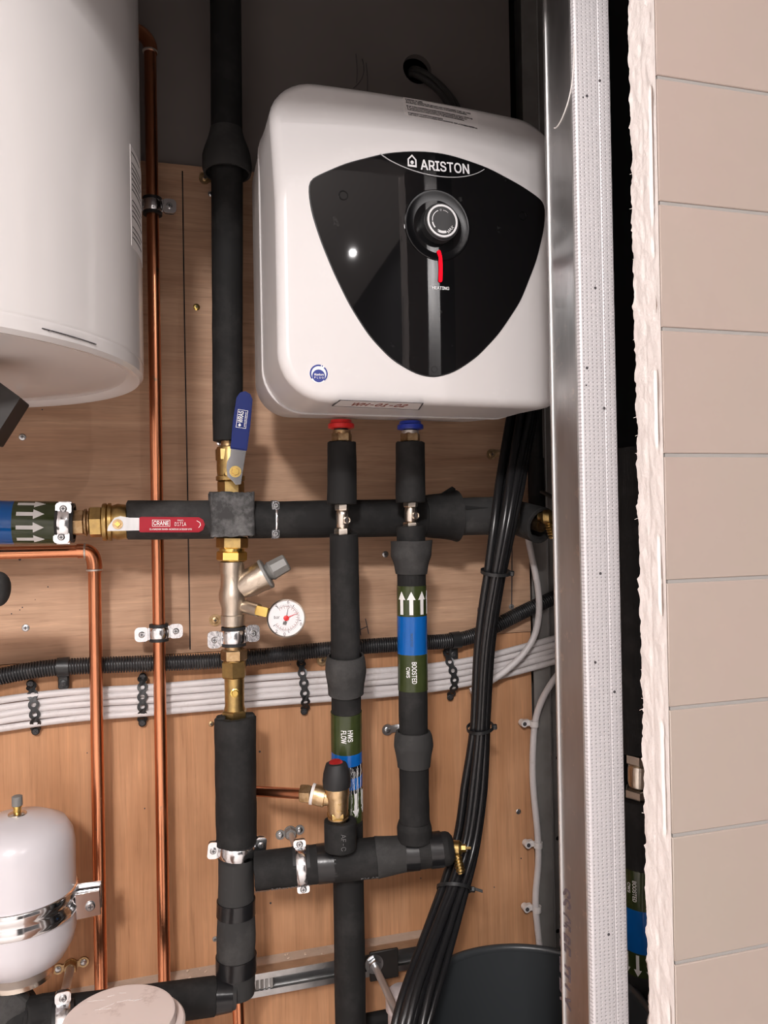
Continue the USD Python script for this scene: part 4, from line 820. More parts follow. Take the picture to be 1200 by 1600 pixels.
lev = Polygon([(-16 * px_, -11 * px_), (-14 * px_, -3 * px_), (-5 * px_, 10 * px_), (4 * px_, 13 * px_), (12 * px_, 11.5 * px_), (18 * px_, 10.5 * px_), (37 * px_, 10.5 * px_), (37 * px_, -10 * px_), (-16 * px_, -11 * px_)])
t.add('lever', ext(lev.buffer(-0.0008).buffer(0.0008), 0.0024, pr_, rx, rz, ez_), 'galvanised', label='grey steel lever plate')
t.add('washer', lathe(pr_ + ez_ * 0.0022, ez_, [(0, 8.5 * px_), (0.0014, 8.5 * px_), (0.0014, 4 * px_)], 6), 'galvanised'); t.add('nut', hexnut(pr_ + ez_ * 0.0022, ez_, 0, 0.0042, 5.2 * px_, rz, 4), 'brass_bright')
gr2 = Polygon([(33 * px_, -12 * px_), (36 * px_, -13 * px_), (126 * px_, -13 * px_), (133 * px_, -9 * px_), (136 * px_, 0), (133 * px_, 8 * px_), (126 * px_, 12 * px_), (36 * px_, 12 * px_), (33 * px_, 11 * px_)]).buffer(-0.002).buffer(0.002, 8)
gp = t.add('grip', pad(gr2, pr_ - ez_ * 0.003, rx, rz, ez_, 0.009), 'grip_red', label='red plastic grip')
gf = pr_ + ez_ * 0.0061
def rt(s, h, cx, cy, w_, bold=False): return text(s, h, gf + rx * cx * px_ + rz * cy * px_, rx, rz, 0.0003, bold, width=w_ * px_)
fr_ = sbox(53 * px_, -3.5 * px_, 81 * px_, 7.5 * px_); frm = fr_.difference(fr_.buffer(-0.7 * px_))
arcp = LineString([(123 * px_, 6 * px_), (128 * px_, 3 * px_), (129 * px_, -1 * px_), (126 * px_, -5 * px_)]).buffer(0.5 * px_)
t.add('lettering', cat(ext(frm, 0.0003, gf, rx, rz, ez_), rt('CRANE', 0.0055, 67, 2, 24, True), rt('PN25', 0.0022, 97, 6.5, 9), rt('D171A', 0.0050, 97, 0.5, 18), rt('21.6 BAR/100C IN NON-HAZARDOUS CATEGORY WTR', 0.0020, 82, -8, 66, True), ext(arcp, 0.0003, gf, rx, rz, ez_)), 'print_white', gp, label='CRANE D171A lettering')
# right foam run
R0, R1 = hp2(199, 812.5), hp2(334, 812); rr0 = RW(62, R0)
t = Thing('insulated_pipe', 'long horizontal black foam-covered pipe behind the two heater tails', 'pipe', R0)
foam(t, 'foam_cover', R0, R1, rr0, RW(60, R1), 'foam_grey', seed=21, bore=0.72)
R2, R3, R4 = hp2(388, 812), hp2(428, 812), hp2(700, 808)
foam(t, 'foam_cover', R2, R3, RW(59, R2), RW(58, R3), 'foam', seed=22); foam(t, 'foam_cover', hp2(431, 812), R4, RW(58, R3), RW(59, R4), 'foam', seed=23)
foam(t, 'foam_cover', R4, hp2(800, 805), RW(58, R4), RW(62, R4), 'foam_grey', seed=24, label='split grey foam end')
f0 = hp2(712, 793); f1 = hp2(752, 797)
t.add('foam_slit', sheet(Polygon([(-0.004, 0), (0.004, 0), (0.0008, 0.042)]), on_cyl(hp2(712, 806), R4 - R3, RW(60, R4), V(0, -1, 0.45)), 0.0, 0.0006, 0.004), 'foam_cut', label='dark slit where the foam has opened')
sl0, sl1 = hp2(661, 807), hp2(713, 806); rs_ = lambda w_: RW(w_, sl0)
sleeve(t, 'foam_sleeve', sl0, sl1, [(0, rs_(63)), (0.25, rs_(68)), (0.6, rs_(72)), (0.9, rs_(78)), (1, rs_(82))], 'foam', seed=25, label='loose foam sleeve with a lifted corner')
sfn = on_cyl(sl0, sl1 - sl0, rs_(79), V(0, -0.5, 1)); Ls = np.linalg.norm(sl1 - sl0)
tri_ = Polygon([(-0.022, Ls * 0.45), (0.024, Ls * 0.6), (0.020, Ls * 1.0), (-0.016, Ls * 1.0)])
c_t = hp2(698, 764)
t.add('foam_flap', ext(Polygon([(-0.030, -0.014), (0.0125, -0.026), (0.0128, 0.0), (0.008, 0.0035), (-0.010, -0.007)]), 0.004, c_t + V(0, -0.004, 0), (1, 0, 0), (0, 0, 1), (0, 1, 0)), 'foam', label='lifted pointed corner of the sleeve')
pipe_clamp('zinc ring clamp sunk in the horizontal foam right of the tee', hp2(429, 812), unit(R4 - R3), up, RW(53, R3), 0.006, 0.013, 0.011, liner=False, sag=(-0.0015, -0.001), inset=0.012)
# tee block of foam
tb = hp2(361, 804); bw, bh = RW(66, tb), RW(67, tb)
t = Thing('foam_tee', 'dusty grey square foam jacket over the pipe tee', 'pipe insulation', tb)
blk = rrect(2 * bw, 2 * bh, 0.003, 3); base_ = Polygon(blk)
ts_ = trimesh.creation.extrude_polygon(Polygon(rrect(2 * bw, 0.074, 0.006, 6)).segmentize(0.006), 2 * bh, engine='earcut')
v = np.array(ts_.vertices); hz_ = np.linspace(-bh, bh, 2)
m_ = fix(np.c_[v[:, 0], v[:, 1], v[:, 2] - bh], ts_.faces); m_ = trimesh.Trimesh(m_.vertices, m_.faces); m_ = m_.subdivide().subdivide()
v = np.array(m_.vertices); tz = np.abs(v[:, 2]) / bh
v[:, 2] += np.where(tz > 0.98, (meshkit.fbm(np.c_[v[:, 0] * 120, v[:, 1] * 120, np.sign(v[:, 2])], 3, 4) - 0.5) * 0.008, 0)
v += (np.stack([meshkit.fbm(v * 50 + k, 2, k) for k in range(3)], 1) - 0.5) * 0.0016
t.add('foam_cover', fix(v + tb + V(0, 0.0, 0), m_.faces), 'foam_dusty', smooth=40)
# ------------------------------------------------------------------ fittings under the tee and the pressure reducing valve
n0, n1 = pt(363, 838), pt(362, 878); am = unit(n0 - n1)
t = Thing('compression_fitting', 'brass compression nuts under the foam tee', 'pipe fitting', n1)
Lf = np.linalg.norm(n0 - n1); wv = lambda x: RW(x, n1)
t.add('nut', hexnut(n1, am, Lf * 0.52, Lf * 0.98, wv(49), V(0.45, -0.9, 0)), 'brass', label='large brass nut'); t.add('thread', lathe(n1, am, [(Lf * 0.40, wv(34)), (Lf * 0.40, wv(39)), (Lf * 0.53, wv(39)), (Lf * 0.53, wv(30))], 32), 'brass_bright')
t.add('nut', hexnut(n1, am, Lf * 0.04, Lf * 0.42, wv(47), V(0.35, -0.94, 0)), 'brass_bright', label='bright yellow brass nut')
v0, v1 = pt(364.5, 977), pt(362.5, 877); av = unit(v1 - v0); Lp = np.linalg.norm(v1 - v0); wv = lambda x: RW(x, v0)
t = Thing('pressure_reducing_valve', 'nickel-plated pressure reducing valve with a grey cap, angled upwards', 'valve', v0)
pb_ = t.add('body', lathe(v0, av, [(0, wv(33)), (0, wv(37)), (Lp * 0.16, wv(38)), (Lp * 0.17, wv(36)), (Lp * 0.28, wv(35)), (Lp * 0.40, wv(42)), (Lp * 0.50, wv(43)), (Lp * 0.62, wv(37)), (Lp * 0.80, wv(36)), (Lp * 0.82, wv(38)), (Lp * 0.99, wv(38)), (Lp, wv(35)), (Lp, 0)], 36), 'nickel_brass', smooth=40)
b0 = P(366, 924, YM); bd = P(448, 878.5, YM - 0.012) - b0; ba = unit(bd); Lb = np.linalg.norm(bd); k_ = Lb / 94
t.add('bonnet', lathe(b0, ba, [(2 * k_, 14 * k_), (14 * k_, 19 * k_), (24 * k_, 21.5 * k_), (28 * k_, 22.5 * k_), (44 * k_, 23.5 * k_), (48 * k_, 24.5 * k_), (54 * k_, 24.5 * k_), (55 * k_, 21 * k_), (55 * k_, 0)], 40), 'nickel_brass', pb_, smooth=35, label='angled bonnet of the valve')
t.add('bonnet_ring', lathe(b0, ba, [(54 * k_, 23 * k_), (54 * k_, 25 * k_), (58 * k_, 25 * k_), (60 * k_, 22 * k_), (60 * k_, 0)], 40), 'plastic_grey', pb_)
sqp = Polygon([(15 * math.cos(a_), 15 * math.sin(a_)) for a_ in np.radians(np.arange(0, 360, 12))])
ca, ce, cs = basis(ba)
t.add('adjusting_cap', cat(lathe(b0, ba, [(59 * k_, 12 * k_), (66 * k_, 16 * k_), (69 * k_, 15 * k_), (69 * k_, 0)], 24), lathe(b0, ba, [(66 * k_, 15.5 * k_), (93 * k_, 14.5 * k_), (95 * k_, 12 * k_), (94 * k_, 0)], 8, V(0.2, -1, 0))), 'plastic_grey', smooth=30, label='grey plastic adjusting cap')
# cast marks
bx_ = unit(np.cross(ba, V(0, -1, 0))); 
def bfn(u, v, d):
    r = np.interp(v / k_, [2, 14, 24, 28, 44, 48], [14, 19, 21.5, 22.5, 23.5, 24.5]) * k_
    return on_cyl(b0, ba, r)(u, v, d)
t.add('cast_mark', cat(text_on('DN20', 5.0 * k_, bfn, -3 * k_, 33 * k_, (0.8, -0.6), (0.6, 0.8), True, d=0.0002), text_on('PN16', 4.6 * k_, bfn, -9 * k_, 26 * k_, (0.8, -0.6), (0.6, 0.8), True, d=0.0002), text_on('MAX 25', 4.0 * k_, bfn, 6 * k_, 40 * k_, (0.8, -0.6), (0.6, 0.8), True, d=0.0002)), 'nickel_brass', pb_, label='raised cast lettering')
fv = on_cyl(v0, av, wv(37)); tr = Polygon([(-0.0045, 0.004), (0.0045, 0.004), (0, -0.0045)]); tr = tr.difference(tr.buffer(-0.0009))
t.add('cast_mark', sheet(affinity.translate(tr.geoms[0] if hasattr(tr, 'geoms') else Polygon(tr.exterior), 0.0015, Lp * 0.72), fv, -0.001, 0.0002, 0.003), 'nickel_brass', pb_)
# gauge
gs0, gs1 = P(376, 946, YM - 0.004), P(404, 953.5, YM - 0.024); gs2 = P(419, 957, YM - 0.032)
t.add('gauge_port', lathe(gs0, gs1 - gs0, [(0, wv(16)), (0.008, wv(20)), (np.linalg.norm(gs1 - gs0), wv(20)), (np.linalg.norm(gs1 - gs0), 0)], 28), 'nickel_brass', pb_, smooth=40)
YG = YM - 0.038; gc = P(447, 965.5, YG); gr_ = RW(60, gc)
t = Thing('pressure_gauge', 'round white pressure gauge with a red needle beside the reducing valve', 'gauge', gc)
gn = unit(V(-0.10, -1, 0.06)); ga, ge, gs_ = basis(gn, V(0, 0, 1)); gx, gz = -np.cross(ge, gn) * -1, ge
gx = np.cross(gz, gn) * 1.0; gx = gx if gx[0] > 0 else -gx
case = t.add('case', lathe(gc, gn, [(-0.020, gr_ * 0.92), (-0.018, gr_ * 0.97), (0.002, gr_), (0.006, gr_), (0.007, gr_ * 0.985), (0.006, gr_ * 0.93), (0.003, gr_ * 0.92), (0.003, 0)], 56), 'nickel', smooth=35, label='polished gauge case')
gfz = gc + gn * 0.0034
t.add('dial_face', lathe(gc, gn, [(0.0025, gr_ * 0.925), (0.0034, gr_ * 0.925), (0.0034, 0)], 48), 'gauge_face', case)
def gt(r0, r1, a, w_): 
    c_, s_ = math.cos(math.radians(a)), math.sin(math.radians(a)); return LineString([(r0 * c_, r0 * s_), (r1 * c_, r1 * s_)]).buffer(w_, cap_style=2)
aa = np.linspace(127, -150, 41)
t.add('dial_scale', cat(*[ext(gt(gr_ * 0.64, gr_ * (0.78 if i % 10 == 0 else 0.70), a, 0.00022 if i % 10 else 0.0004), 0.0002, gfz, gx, gz, gn) for i, a in enumerate(aa)]), 'ink', case)
t.add('dial_scale', cat(ext(ring_sector(gr_ * 0.60, gr_ * 0.615, -150, 127), 0.0002, gfz, gx, gz, gn), *[ext(gt(gr_ * 0.50, gr_ * 0.60, a, 0.0002), 0.0002, gfz, gx, gz, gn) for a in aa[::2]]), 'ink_red', case, label='red inner scale')
t.add('dial_number', cat(*[text(s_, gr_ * 0.16, gfz + gx * gr_ * 0.83 * math.cos(math.radians(a)) + gz * gr_ * 0.83 * math.sin(math.radians(a)), gx, gz, 0.0002) for s_, a in (('4', 127), ('6', 82), ('2', -128), ('8', -24), ('0', -97))], text('bar', gr_ * 0.15, gfz - gx * gr_ * 0.48 + gz * gr_ * 0.06, gx, gz, 0.0002)), 'ink', case)
nd = lambda a, l, w_: Polygon([(-l * 0.12 * math.cos(a) - w_ * math.sin(a), -l * 0.12 * math.sin(a) + w_ * math.cos(a)), (l * math.cos(a), l * math.sin(a)), (-l * 0.12 * math.cos(a) + w_ * math.sin(a), -l * 0.12 * math.sin(a) - w_ * math.cos(a))])
t.add('needle', ext(nd(math.radians(78), gr_ * 0.66, 0.0007), 0.0004, gfz + gn * 0.0008, gx, gz, gn), 'ink', case, label='black needle')
t.add('needle', cat(ext(nd(math.radians(78 + 180), gr_ * 0.34, 0.0016), 0.0004, gfz + gn * 0.0006, gx, gz, gn), ext(sbox(-0.0025, -0.0095, 0.0025, -0.005), 0.0004, gfz + gn * 0.0006, unit(gx - gz * 0.3), unit(gz + gx * 0.3), gn)), 'label_grey', case)
t.add('needle', ext(nd(math.radians(22), gr_ * 0.74, 0.0008), 0.0004, gfz + gn * 0.0012, gx, gz, gn), 'plastic_red', case, label='red needle')
t.add('needle_hub', lathe(gfz, gn, [(0, gr_ * 0.14), (0.0022, gr_ * 0.14), (0.0026, gr_ * 0.11), (0.0026, 0)], 24), 'plastic_red', case, label='red hub')
t.add('stem', hexnut(gs1, gs2 - gs1, -0.003, np.linalg.norm(gs2 - gs1) + 0.001, wv(20), V(0, -1, 1), 4), 'brass_bright', label='bright square brass stem')
t.add('stem', cyl(gs2, gc - gn * 0.010, wv(12) , 16), 'brass_bright')
# clamp and check valve
k0 = pt(365, 994); t = Thing('pipe_stub', 'short copper pipe between the reducing valve and the check valve', 'pipe', pt(365.5, 1030))
t.add('pipe', cyl(pt(366, 1036), pt(364.5, 972), RW(29, k0), 24), 'brass_dull')
pipe_clamp('zinc ring clamp on the upright pipe below the reducing valve', k0, up, V(1, 0, -0.03), RW(36, k0), 0.019, 0.019, 0.024, sag=(-0.003, 0.003))
c0_, c1_ = pt(367, 1134), pt(365.5, 1014); ac = unit(c1_ - c0_); Lc = np.linalg.norm(c1_ - c0_); wv = lambda x: RW(x, c0_)
t = Thing('check_valve', 'long brass check valve with a small plug, above the open black foam', 'valve', c0_)
cb_ = t.add('body', lathe(c0_, ac, [(0, wv(30)), (Lc * 0.05, wv(34)), (Lc * 0.22, wv(33)), (Lc * 0.27, wv(30)), (Lc * 0.62, wv(31)), (Lc * 0.66, wv(34)), (Lc * 0.9, wv(34)), (Lc * 0.9, 0)], 32), 'brass', smooth=40)
t.add('hex_end', hexnut(c0_, ac, Lc * 0.03, Lc * 0.21, wv(41), V(-0.2, -1, 0)), 'brass', cb_); t.add('hex_end', hexnut(c0_, ac, Lc * 0.63, Lc * 0.85, wv(40), V(-0.2, -1, 0)), 'brass', cb_)
t.add('nut', hexnut(c0_, ac, Lc * 0.85, Lc * 1.0, wv(41), V(0.35, -0.9, 0)), 'brass_dull')
pp = V(*(P(367, 1083, YM - 0.014))); t.add('plug', lathe(pp, V(0, -1, 0), [(-0.004, 0.0062), (0.0004, 0.0062), (0.001, 0.0046), (0.003, 0.004), (0.003, 0)], 20), 'brass_bright', cb_)
# ------------------------------------------------------------------ lower upright foam
YM2 = 1.088
D0, D1 = P(369.5, 1318, YM2), P(367.5, 1121, YM - 0.004)
t = Thing('insulated_pipe', 'upright black foam pipe with an open top under the check valve', 'pipe', D0)
foam(t, 'foam_cover', D0, D1, RW(63, D0), RW(64, D1), 'foam', seed=31, bore=0.6, wob=0.0012)
for s_ in (-1, 1): 
    c_ = D1 + V(s_ * RW(44, D1), -0.002, 0.001); t.add('torn_edge', jitter(cbox(c_, (0.013, 0.016, 0.008), 0.002), 0.002, 200, 7 + s_), 'foam', label='torn foam edge')
kc = P(370, 1327, YM2)
pipe_clamp('bright ring clamp between the two lengths of upright black foam', kc, unit(V(0.10, -0.05, 1)), V(1, 0, 0), RW(54, kc), 0.018, 0.015, 0.023, sag=(0.001, 0.006))
E0, E1 = P(369, 1552, YM2), P(369, 1338, YM2)
t = Thing('insulated_pipe', 'upright black foam pipe with two bands of shiny tape at the bottom', 'pipe', E0)
r_ = lambda w_: RW(w_, E0); Le = np.linalg.norm(E1 - E0); ea = unit(E1 - E0)
prof = [(0, r_(56)), (0.12, r_(59)), (0.26, r_(59)), (0.42, r_(61)), (0.6, r_(57)), (0.78, r_(55)), (1, r_(54))]
sleeve(t, 'foam_cover', E0, E1, prof, 'foam_grey', seed=33, amp=0.0012)
t.add('end_cap', lathe(E0, ea, [(0.004, r_(30)), (-0.003, r_(44)), (0.0, r_(55)), (0.004, r_(57))], 30), 'foam_grey')
for y0, y1, rr_ in ((1428, 1405, (59.5, 58.5)), (1518, 1492, (61.5, 62))):
    band(t, 'tape', P(369, y0, YM2), P(369, y1, YM2), r_(rr_[0]), r_(rr_[1]), 'tape', label='band of shiny black tape')
t.add('pipe', cyl(reach(P(371, 1545, YM2), P(374, 1625, YM2), 2, 0.02), P(371, 1545, YM2), 0.0078, 24), 'copper', label='bare copper pipe below the foam')
# ------------------------------------------------------------------ lower branch to the right
YB0, YB1 = 1.068, 1.030
G0, G1, G2 = P(398, 1361, YB0), P(592, 1339, 1.045), P(670, 1328.5, YB1)
t = Thing('insulated_pipe', 'lower horizontal black foam branch printed with pale lettering', 'pipe', G0)
foam(t, 'foam_cover', G0, P(502, 1349, 1.056), RW(57, G0), RW(58, G0), 'foam', seed=41); foam(t, 'foam_cover', P(520, 1347, 1.054), G1, RW(59, G1), RW(60, G1), 'foam', seed=42)
band(t, 'tape', P(496, 1350, 1.057), P(524, 1346.5, 1.0535), RW(57, G1), RW(57.5, G1), 'tape', label='spiral of shiny tape')
gfn = on_cyl(G0, G1 - G0, RW(57, G0) + 0.0002)
Lg = np.linalg.norm(P(592, 1339, 1.045) - G0)
def prt(s, h, px, py, w_, st=0.0): 
    c_ = (px - 398) / (592 - 398) * Lg; return text_on(s, h, gfn, py, c_, (0, 1), (-1, 0), True, w_, 0.0014)
t.add('lettering', cat(prt('AF/Armaflex', 0.0028, 408, 0.0225, 0.020), prt('Microban', 0.0058, 452, 0.0205, 0.052)), 'print_dim', label='pale printed lettering'); t.add('lettering', prt('FM App', 0.0058, 577, 0.0215, 0.030), 'print_dim')
sleeve(t, 'foam_sleeve', P(588, 1339.5, 1.0455), P(634, 1333, 1.038), [(0, RW(62, G1)), (0.3, RW(59, G1)), (0.8, RW(55, G1)), (1, RW(54, G1))], 'foam_grey', seed=44, label='grey foam sleeve')
g3 = P(655, 1330.5, 1.033)
foam(t, 'foam_cover', P(628, 1334, 1.039), P(700, 1325.5, 1.026), RW(51, g3), RW(51, g3), 'foam', seed=45)
band(t, 'tape', P(632, 1333.5, 1.0385), P(653, 1331, 1.035), RW(53, g3), RW(53, g3), 'tape'); band(t, 'tape', P(671, 1329, 1.031), P(690, 1326.5, 1.028), RW(52.5, g3), RW(52.5, g3), 'tape')
t.add('end_cap', lathe(P(698, 1325.8, 1.0264), P(706, 1324.7, 1.025) - P(690, 1326.5, 1.028), [(0, RW(51, g3)), (0.005, RW(47, g3)), (0.009, RW(36, g3)), (0.009, 0)], 30), 'foam')
kc = P(471, 1352, 1.06); ab = unit(G1 - G0)
cl_ = pipe_clamp('ring clamp on a wall rod, on the lower horizontal branch', kc, ab, up, RW(57, kc) - 0.0005, 0.015, 0.011, 0.017, sag=(0.001, -0.001), rod_to=None)
t = Thing('wall_rod', 'steel rod on a two-screw wall plate holding the lower branch', 'bracket', P(453, 1301, WY))
p_ = wall_flange(t, 453, 1300, WY + 0.002, 0.0155, 0.13, 'galvanised_dull'); t.add('rod', cyl(p_, V(p_[0], kc[1] + 0.004, p_[2]) + V(0, -0.01, 0), 0.0052, 18), 'steel_rod')

# ================================================================== hot water pipe (left tail of the square heater)
def iso_valve(t, p0, p1, w_):
    """Small nickel isolating valve between p0 (bottom) and p1 (top)."""
    a = unit(p1 - p0); L = np.linalg.norm(p1 - p0); r = lambda k: RW(w_ * k, p0)
    b = t.add('body', lathe(p0, a, [(0, r(0.5)), (L * 0.22, r(0.62)), (L * 0.26, r(0.8)), (L * 0.36, r(0.86)), (L * 0.62, r(0.86)), (L * 0.72, r(0.8)), (L * 0.76, r(0.62)), (L, r(0.6)), (L, 0)], 28), 'nickel', smooth=40, label='nickel-plated isolating valve')
    t.add('nut', hexnut(p0, a, 0, L * 0.22, r(1.12), V(0.4, -0.9, 0)), 'nickel', b); t.add('nut', hexnut(p0, a, L * 0.76, L * 1.0, r(1.0), V(0.4, -0.9, 0)), 'nickel', b)
    c = p0 + a * L * 0.46 + V(0.004, -r(0.75), 0)
    d = unit(V(0.25, -1, 0)); t.add('screw_port', lathe(c, d, [(-0.004, r(0.5)), (0.0035, r(0.5)), (0.0038, r(0.42)), (0.002, r(0.38)), (0.002, 0)], 24), 'nickel', b)
    e_ = basis(d); t.add('screw_slot', ext(sbox(-r(0.3), -r(0.07), r(0.3), r(0.07)), 0.0003, c + d * 0.002, e_[1], e_[2], d), 'ink', b)
YT = 1.035
def tail(x, ytop, ybot, label, wx):
    p1_, p0_ = P(x, ytop, YT), P(x + 0.5, ybot, YT)
    return p0_, p1_
for x, nm, lb_, coll in ((534, 'hot', 'black foam pipe length between the red collar and its isolating valve', 0), (641, 'cold', 'black foam pipe length between the blue collar and its isolating valve', 1)):
    a1, a0 = P(x, 691, YT), P(x + 0.5, 788 if not coll else 785, YT)
    t = Thing('insulated_pipe', lb_, 'pipe', a0, 'foam tails of the square heater')
    foam(t, 'foam_cover', a0, a1, RW(47, a0), RW(45, a1), 'foam', seed=51 + coll)
    n0_ = P(x, 693, YT); axn = unit(a1 - a0)
    t.add('nut', hexnut(n0_, axn, 0.002, 0.0145, RW(32, n0_), V(0.5, -0.9, 0)), 'brass_dull', label='dull brass nut under the heater'); t.add('thread', lathe(n0_, axn, [(0.013, 0.010), (0.013, 0.0122), (0.018, 0.0122), (0.018, 0.010)], 24), 'solder' if coll else 'brass_dull')
    iso0, iso1 = P(x + 1, 837 if not coll else 826, YT), P(x + 0.5, 785 if not coll else 782, YT)
    iso_valve(t, iso0, iso1, 23)
H1, H2, H3, H4 = P(537.5, 834, YT + 0.002), P(540, 1030, 1.052), P(543, 1285, 1.078), reach(P(543, 1285, 1.078), P(548.5, 1640, 1.090), 2, 0.02)
t = Thing('insulated_pipe', 'black foam hot water pipe with a green and blue band reading HWS FLOW', 'pipe', H4)
foam(t, 'foam_cover', H2, H1, RW(46, H2), RW(45, H1), 'foam', seed=61); foam(t, 'foam_cover', H3, H2, RW(48, H3), RW(46, H2), 'foam', seed=62); foam(t, 'foam_cover', H4, H3, RW(49, H4), RW(48, H3), 'foam', seed=63)
def onH(y): f_ = (y - 1030) / (1285 - 1030); return H2 + (H3 - H2) * f_
sl0, sl1 = onH(1083), onH(1024); r_ = lambda w_: RW(w_, sl0)
sleeve(t, 'foam_sleeve', sl0, sl1, [(0, r_(55)), (0.25, r_(56)), (0.6, r_(65)), (0.85, r_(63)), (1, r_(58))], 'foam_grey', seed=64, label='grey foam sleeve over the joint')
rb = RW(47.5, onH(1150))
gb = band(t, 'green_band', onH(1170), onH(1110), rb, rb, 'band_green', label='dark green identification band'); band(t, 'blue_band', onH(1188), onH(1170), rb, rb, 'band_blue', label='blue identification band')
bb_ = band(t, 'black_band', onH(1272), onH(1188), rb, rb, 'band_black', label='crinkled black and clear band'); band(t, 'blue_band', onH(1224), onH(1206), rb + 0.0002, rb + 0.0002, 'band_blue')
band(t, 'green_band', onH(1278), onH(1230), rb + 0.0002, rb + 0.0002, 'band_green')
fH = on_cyl(onH(1272), H2 - H3, rb); Lh = lambda y: np.linalg.norm(onH(y) - onH(1272)) * (1 if y < 1272 else -1)
for s_ in (-0.017, 0.0075, 0.0235): t.add('arrow', sheet(affinity.translate(Polygon([(x_, -y_) for x_, y_ in arrow(0.0042, 0.034, 0.010, 0.0105).exterior.coords]), s_, Lh(1230)), fH, 0.0006, 0.0012, 0.003), 'print_white', bb_, label='white flow arrow pointing down')
rw_ = np.random.default_rng(8); wr = []
for k in range(9):
    s_ = rw_.uniform(0.000, 0.019); ys = np.linspace(rw_.uniform(1186, 1196), rw_.uniform(1250, 1276), 14)
    wr.append(sheet(LineString([(s_ + rw_.uniform(-0.0011, 0.0011), Lh(y)) for y in ys]).buffer(0.00013), fH, 0.0006, 0.0011, 0.004))
t.add('crinkle', cat(*wr), 'print_white', bb_, label='white crinkle lines in the wrap')
fG = on_cyl(onH(1140), H2 - H3, rb)
t.add('lettering', cat(text_on('HWS', 0.0068, fG, 0.0005, 0.0, (0, -1), (1, 0), True, 0.0165, 0.0007), text_on('FLOW', 0.0068, fG, -0.0085, -0.001, (0, -1), (1, 0), True, 0.0185, 0.0007)), 'print_white', gb, label='HWS FLOW lettering')
# ================================================================== boosted cold water pipe
W1, W2 = P(642, 822, YT + 0.002), P(648, 1305, 1.034)
def onW(y): f_ = (y - 822) / (1305 - 822); return W1 + (W2 - W1) * f_
t = Thing('insulated_pipe', 'black foam pipe with a green and blue band reading BOOSTED CWS', 'pipe', W2)
foam(t, 'foam_cover', onW(1200), W1, RW(45, W2), RW(45, W1), 'foam', seed=71, seg=24); foam(t, 'foam_cover', onW(1300), onW(1195), RW(48, W2), RW(46, W2), 'foam', seed=72, wob=0.0012)
r_ = lambda w_: RW(w_, W1)
sleeve(t, 'foam_sleeve', onW(897), onW(845), [(0, r_(49)), (0.3, r_(54)), (0.55, r_(63)), (0.8, r_(63)), (1, r_(64))], 'foam_grey', seed=73, amp=0.002, label='flared upper foam sleeve')
sleeve(t, 'foam_sleeve', onW(1198), onW(1143), [(0, r_(51)), (0.3, r_(55)), (0.6, r_(62)), (0.9, r_(58)), (1, r_(52))], 'foam_grey', seed=74, label='lower foam sleeve')
sleeve(t, 'foam_boot', onW(1312), onW(1283), [(0, r_(54)), (0.7, r_(54)), (1, r_(49))], 'foam', seed=75, label='foam boot into the branch')
rb = RW(45.5, onW(990))
gb1 = band(t, 'green_band', onW(962), onW(915), rb, rb, 'band_green', label='dark green identification band'); band(t, 'blue_band', onW(1021), onW(962), rb + 0.0001, rb + 0.0001, 'band_blue', label='blue identification band')
gb2 = band(t, 'green_band', onW(1078), onW(1021), rb, rb, 'band_green', label='dark green identification band')
fW = on_cyl(onW(959), W1 - W2, rb); al = np.linalg.norm(onW(959) - onW(923))
for s_ in (-0.0212, -0.0070, 0.0085, 0.0235): t.add('arrow', sheet(affinity.translate(arrow(0.0052, al, 0.0115, 0.0118), s_, 0), fW, 0.0003, 0.0009, 0.003), 'print_white', gb1, label='white flow arrow pointing up')
fW2 = on_cyl(onW(1048), W1 - W2, rb)
t.add('lettering', cat(text_on('BOOSTED', 0.0062, fW2, -0.004, 0.0, (0, -1), (1, 0), True, 0.030, 0.0007), text_on('CWS', 0.0048, fW2, -0.0125, 0.0005, (0, -1), (1, 0), True, 0.0145, 0.0007)), 'print_white', gb2, label='BOOSTED CWS lettering')
fW3 = on_cyl(onW(1000), W1 - W2, rb)
t.add('lettering', text_on('BOOSTED', 0.0030, fW3, -0.007, 0.002, (0, -1), (1, 0), False, 0.018, 0.0006), 'band_green')
# ================================================================== expansion relief valve on the branch
YRV = 1.030
z0, z1, z2 = P(532, 1327, YRV), P(531.5, 1281, YRV), P(526, 1196, YRV)
t = Thing('relief_valve', 'brass relief valve with a black cap and red dot in front of the hot pipe', 'valve', z0)
foam(t, 'foam_cover', z0, z1, RW(50, z0), RW(51, z1), 'foam', seed=81, bore=0.62)
t.add('pipe', cyl(P(530, 1296, YRV), P(529, 1270, YRV), RW(23, z1), 20), 'brass_dull')
t.add('lettering', text_on('AF-C', 0.0062, on_cyl((z0 + z1) / 2, z1 - z0, RW(51, z0)), -0.0005, -0.002, (0, -1), (1, 0), False, 0.022, 0.0006), 'print_dim', label='AF-C lettering')
rv0, rv1 = P(528.5, 1280, YRV), P(526.5, 1229, YRV); ra = unit(rv1 - rv0); Lr = np.linalg.norm(rv1 - rv0); r_ = lambda w_: RW(w_ * 1.1, rv0)
rb_ = t.add('body', lathe(rv0, ra, [(0, r_(24)), (0.001, r_(29)), (Lr * 0.06, r_(29)), (Lr * 0.08, r_(26)), (Lr * 0.3, r_(30)), (Lr * 0.5, r_(31)), (Lr * 0.72, r_(33)), (Lr * 0.76, r_(35)), (Lr * 1.0, r_(35)), (Lr, 0)], 32), 'cast_brass', smooth=40, label='cast brass body')
t.add('nut', hexnut(rv0, ra, Lr * 0.05, Lr * 0.26, r_(31), V(0.3, -1, 0)), 'brass', rb_)
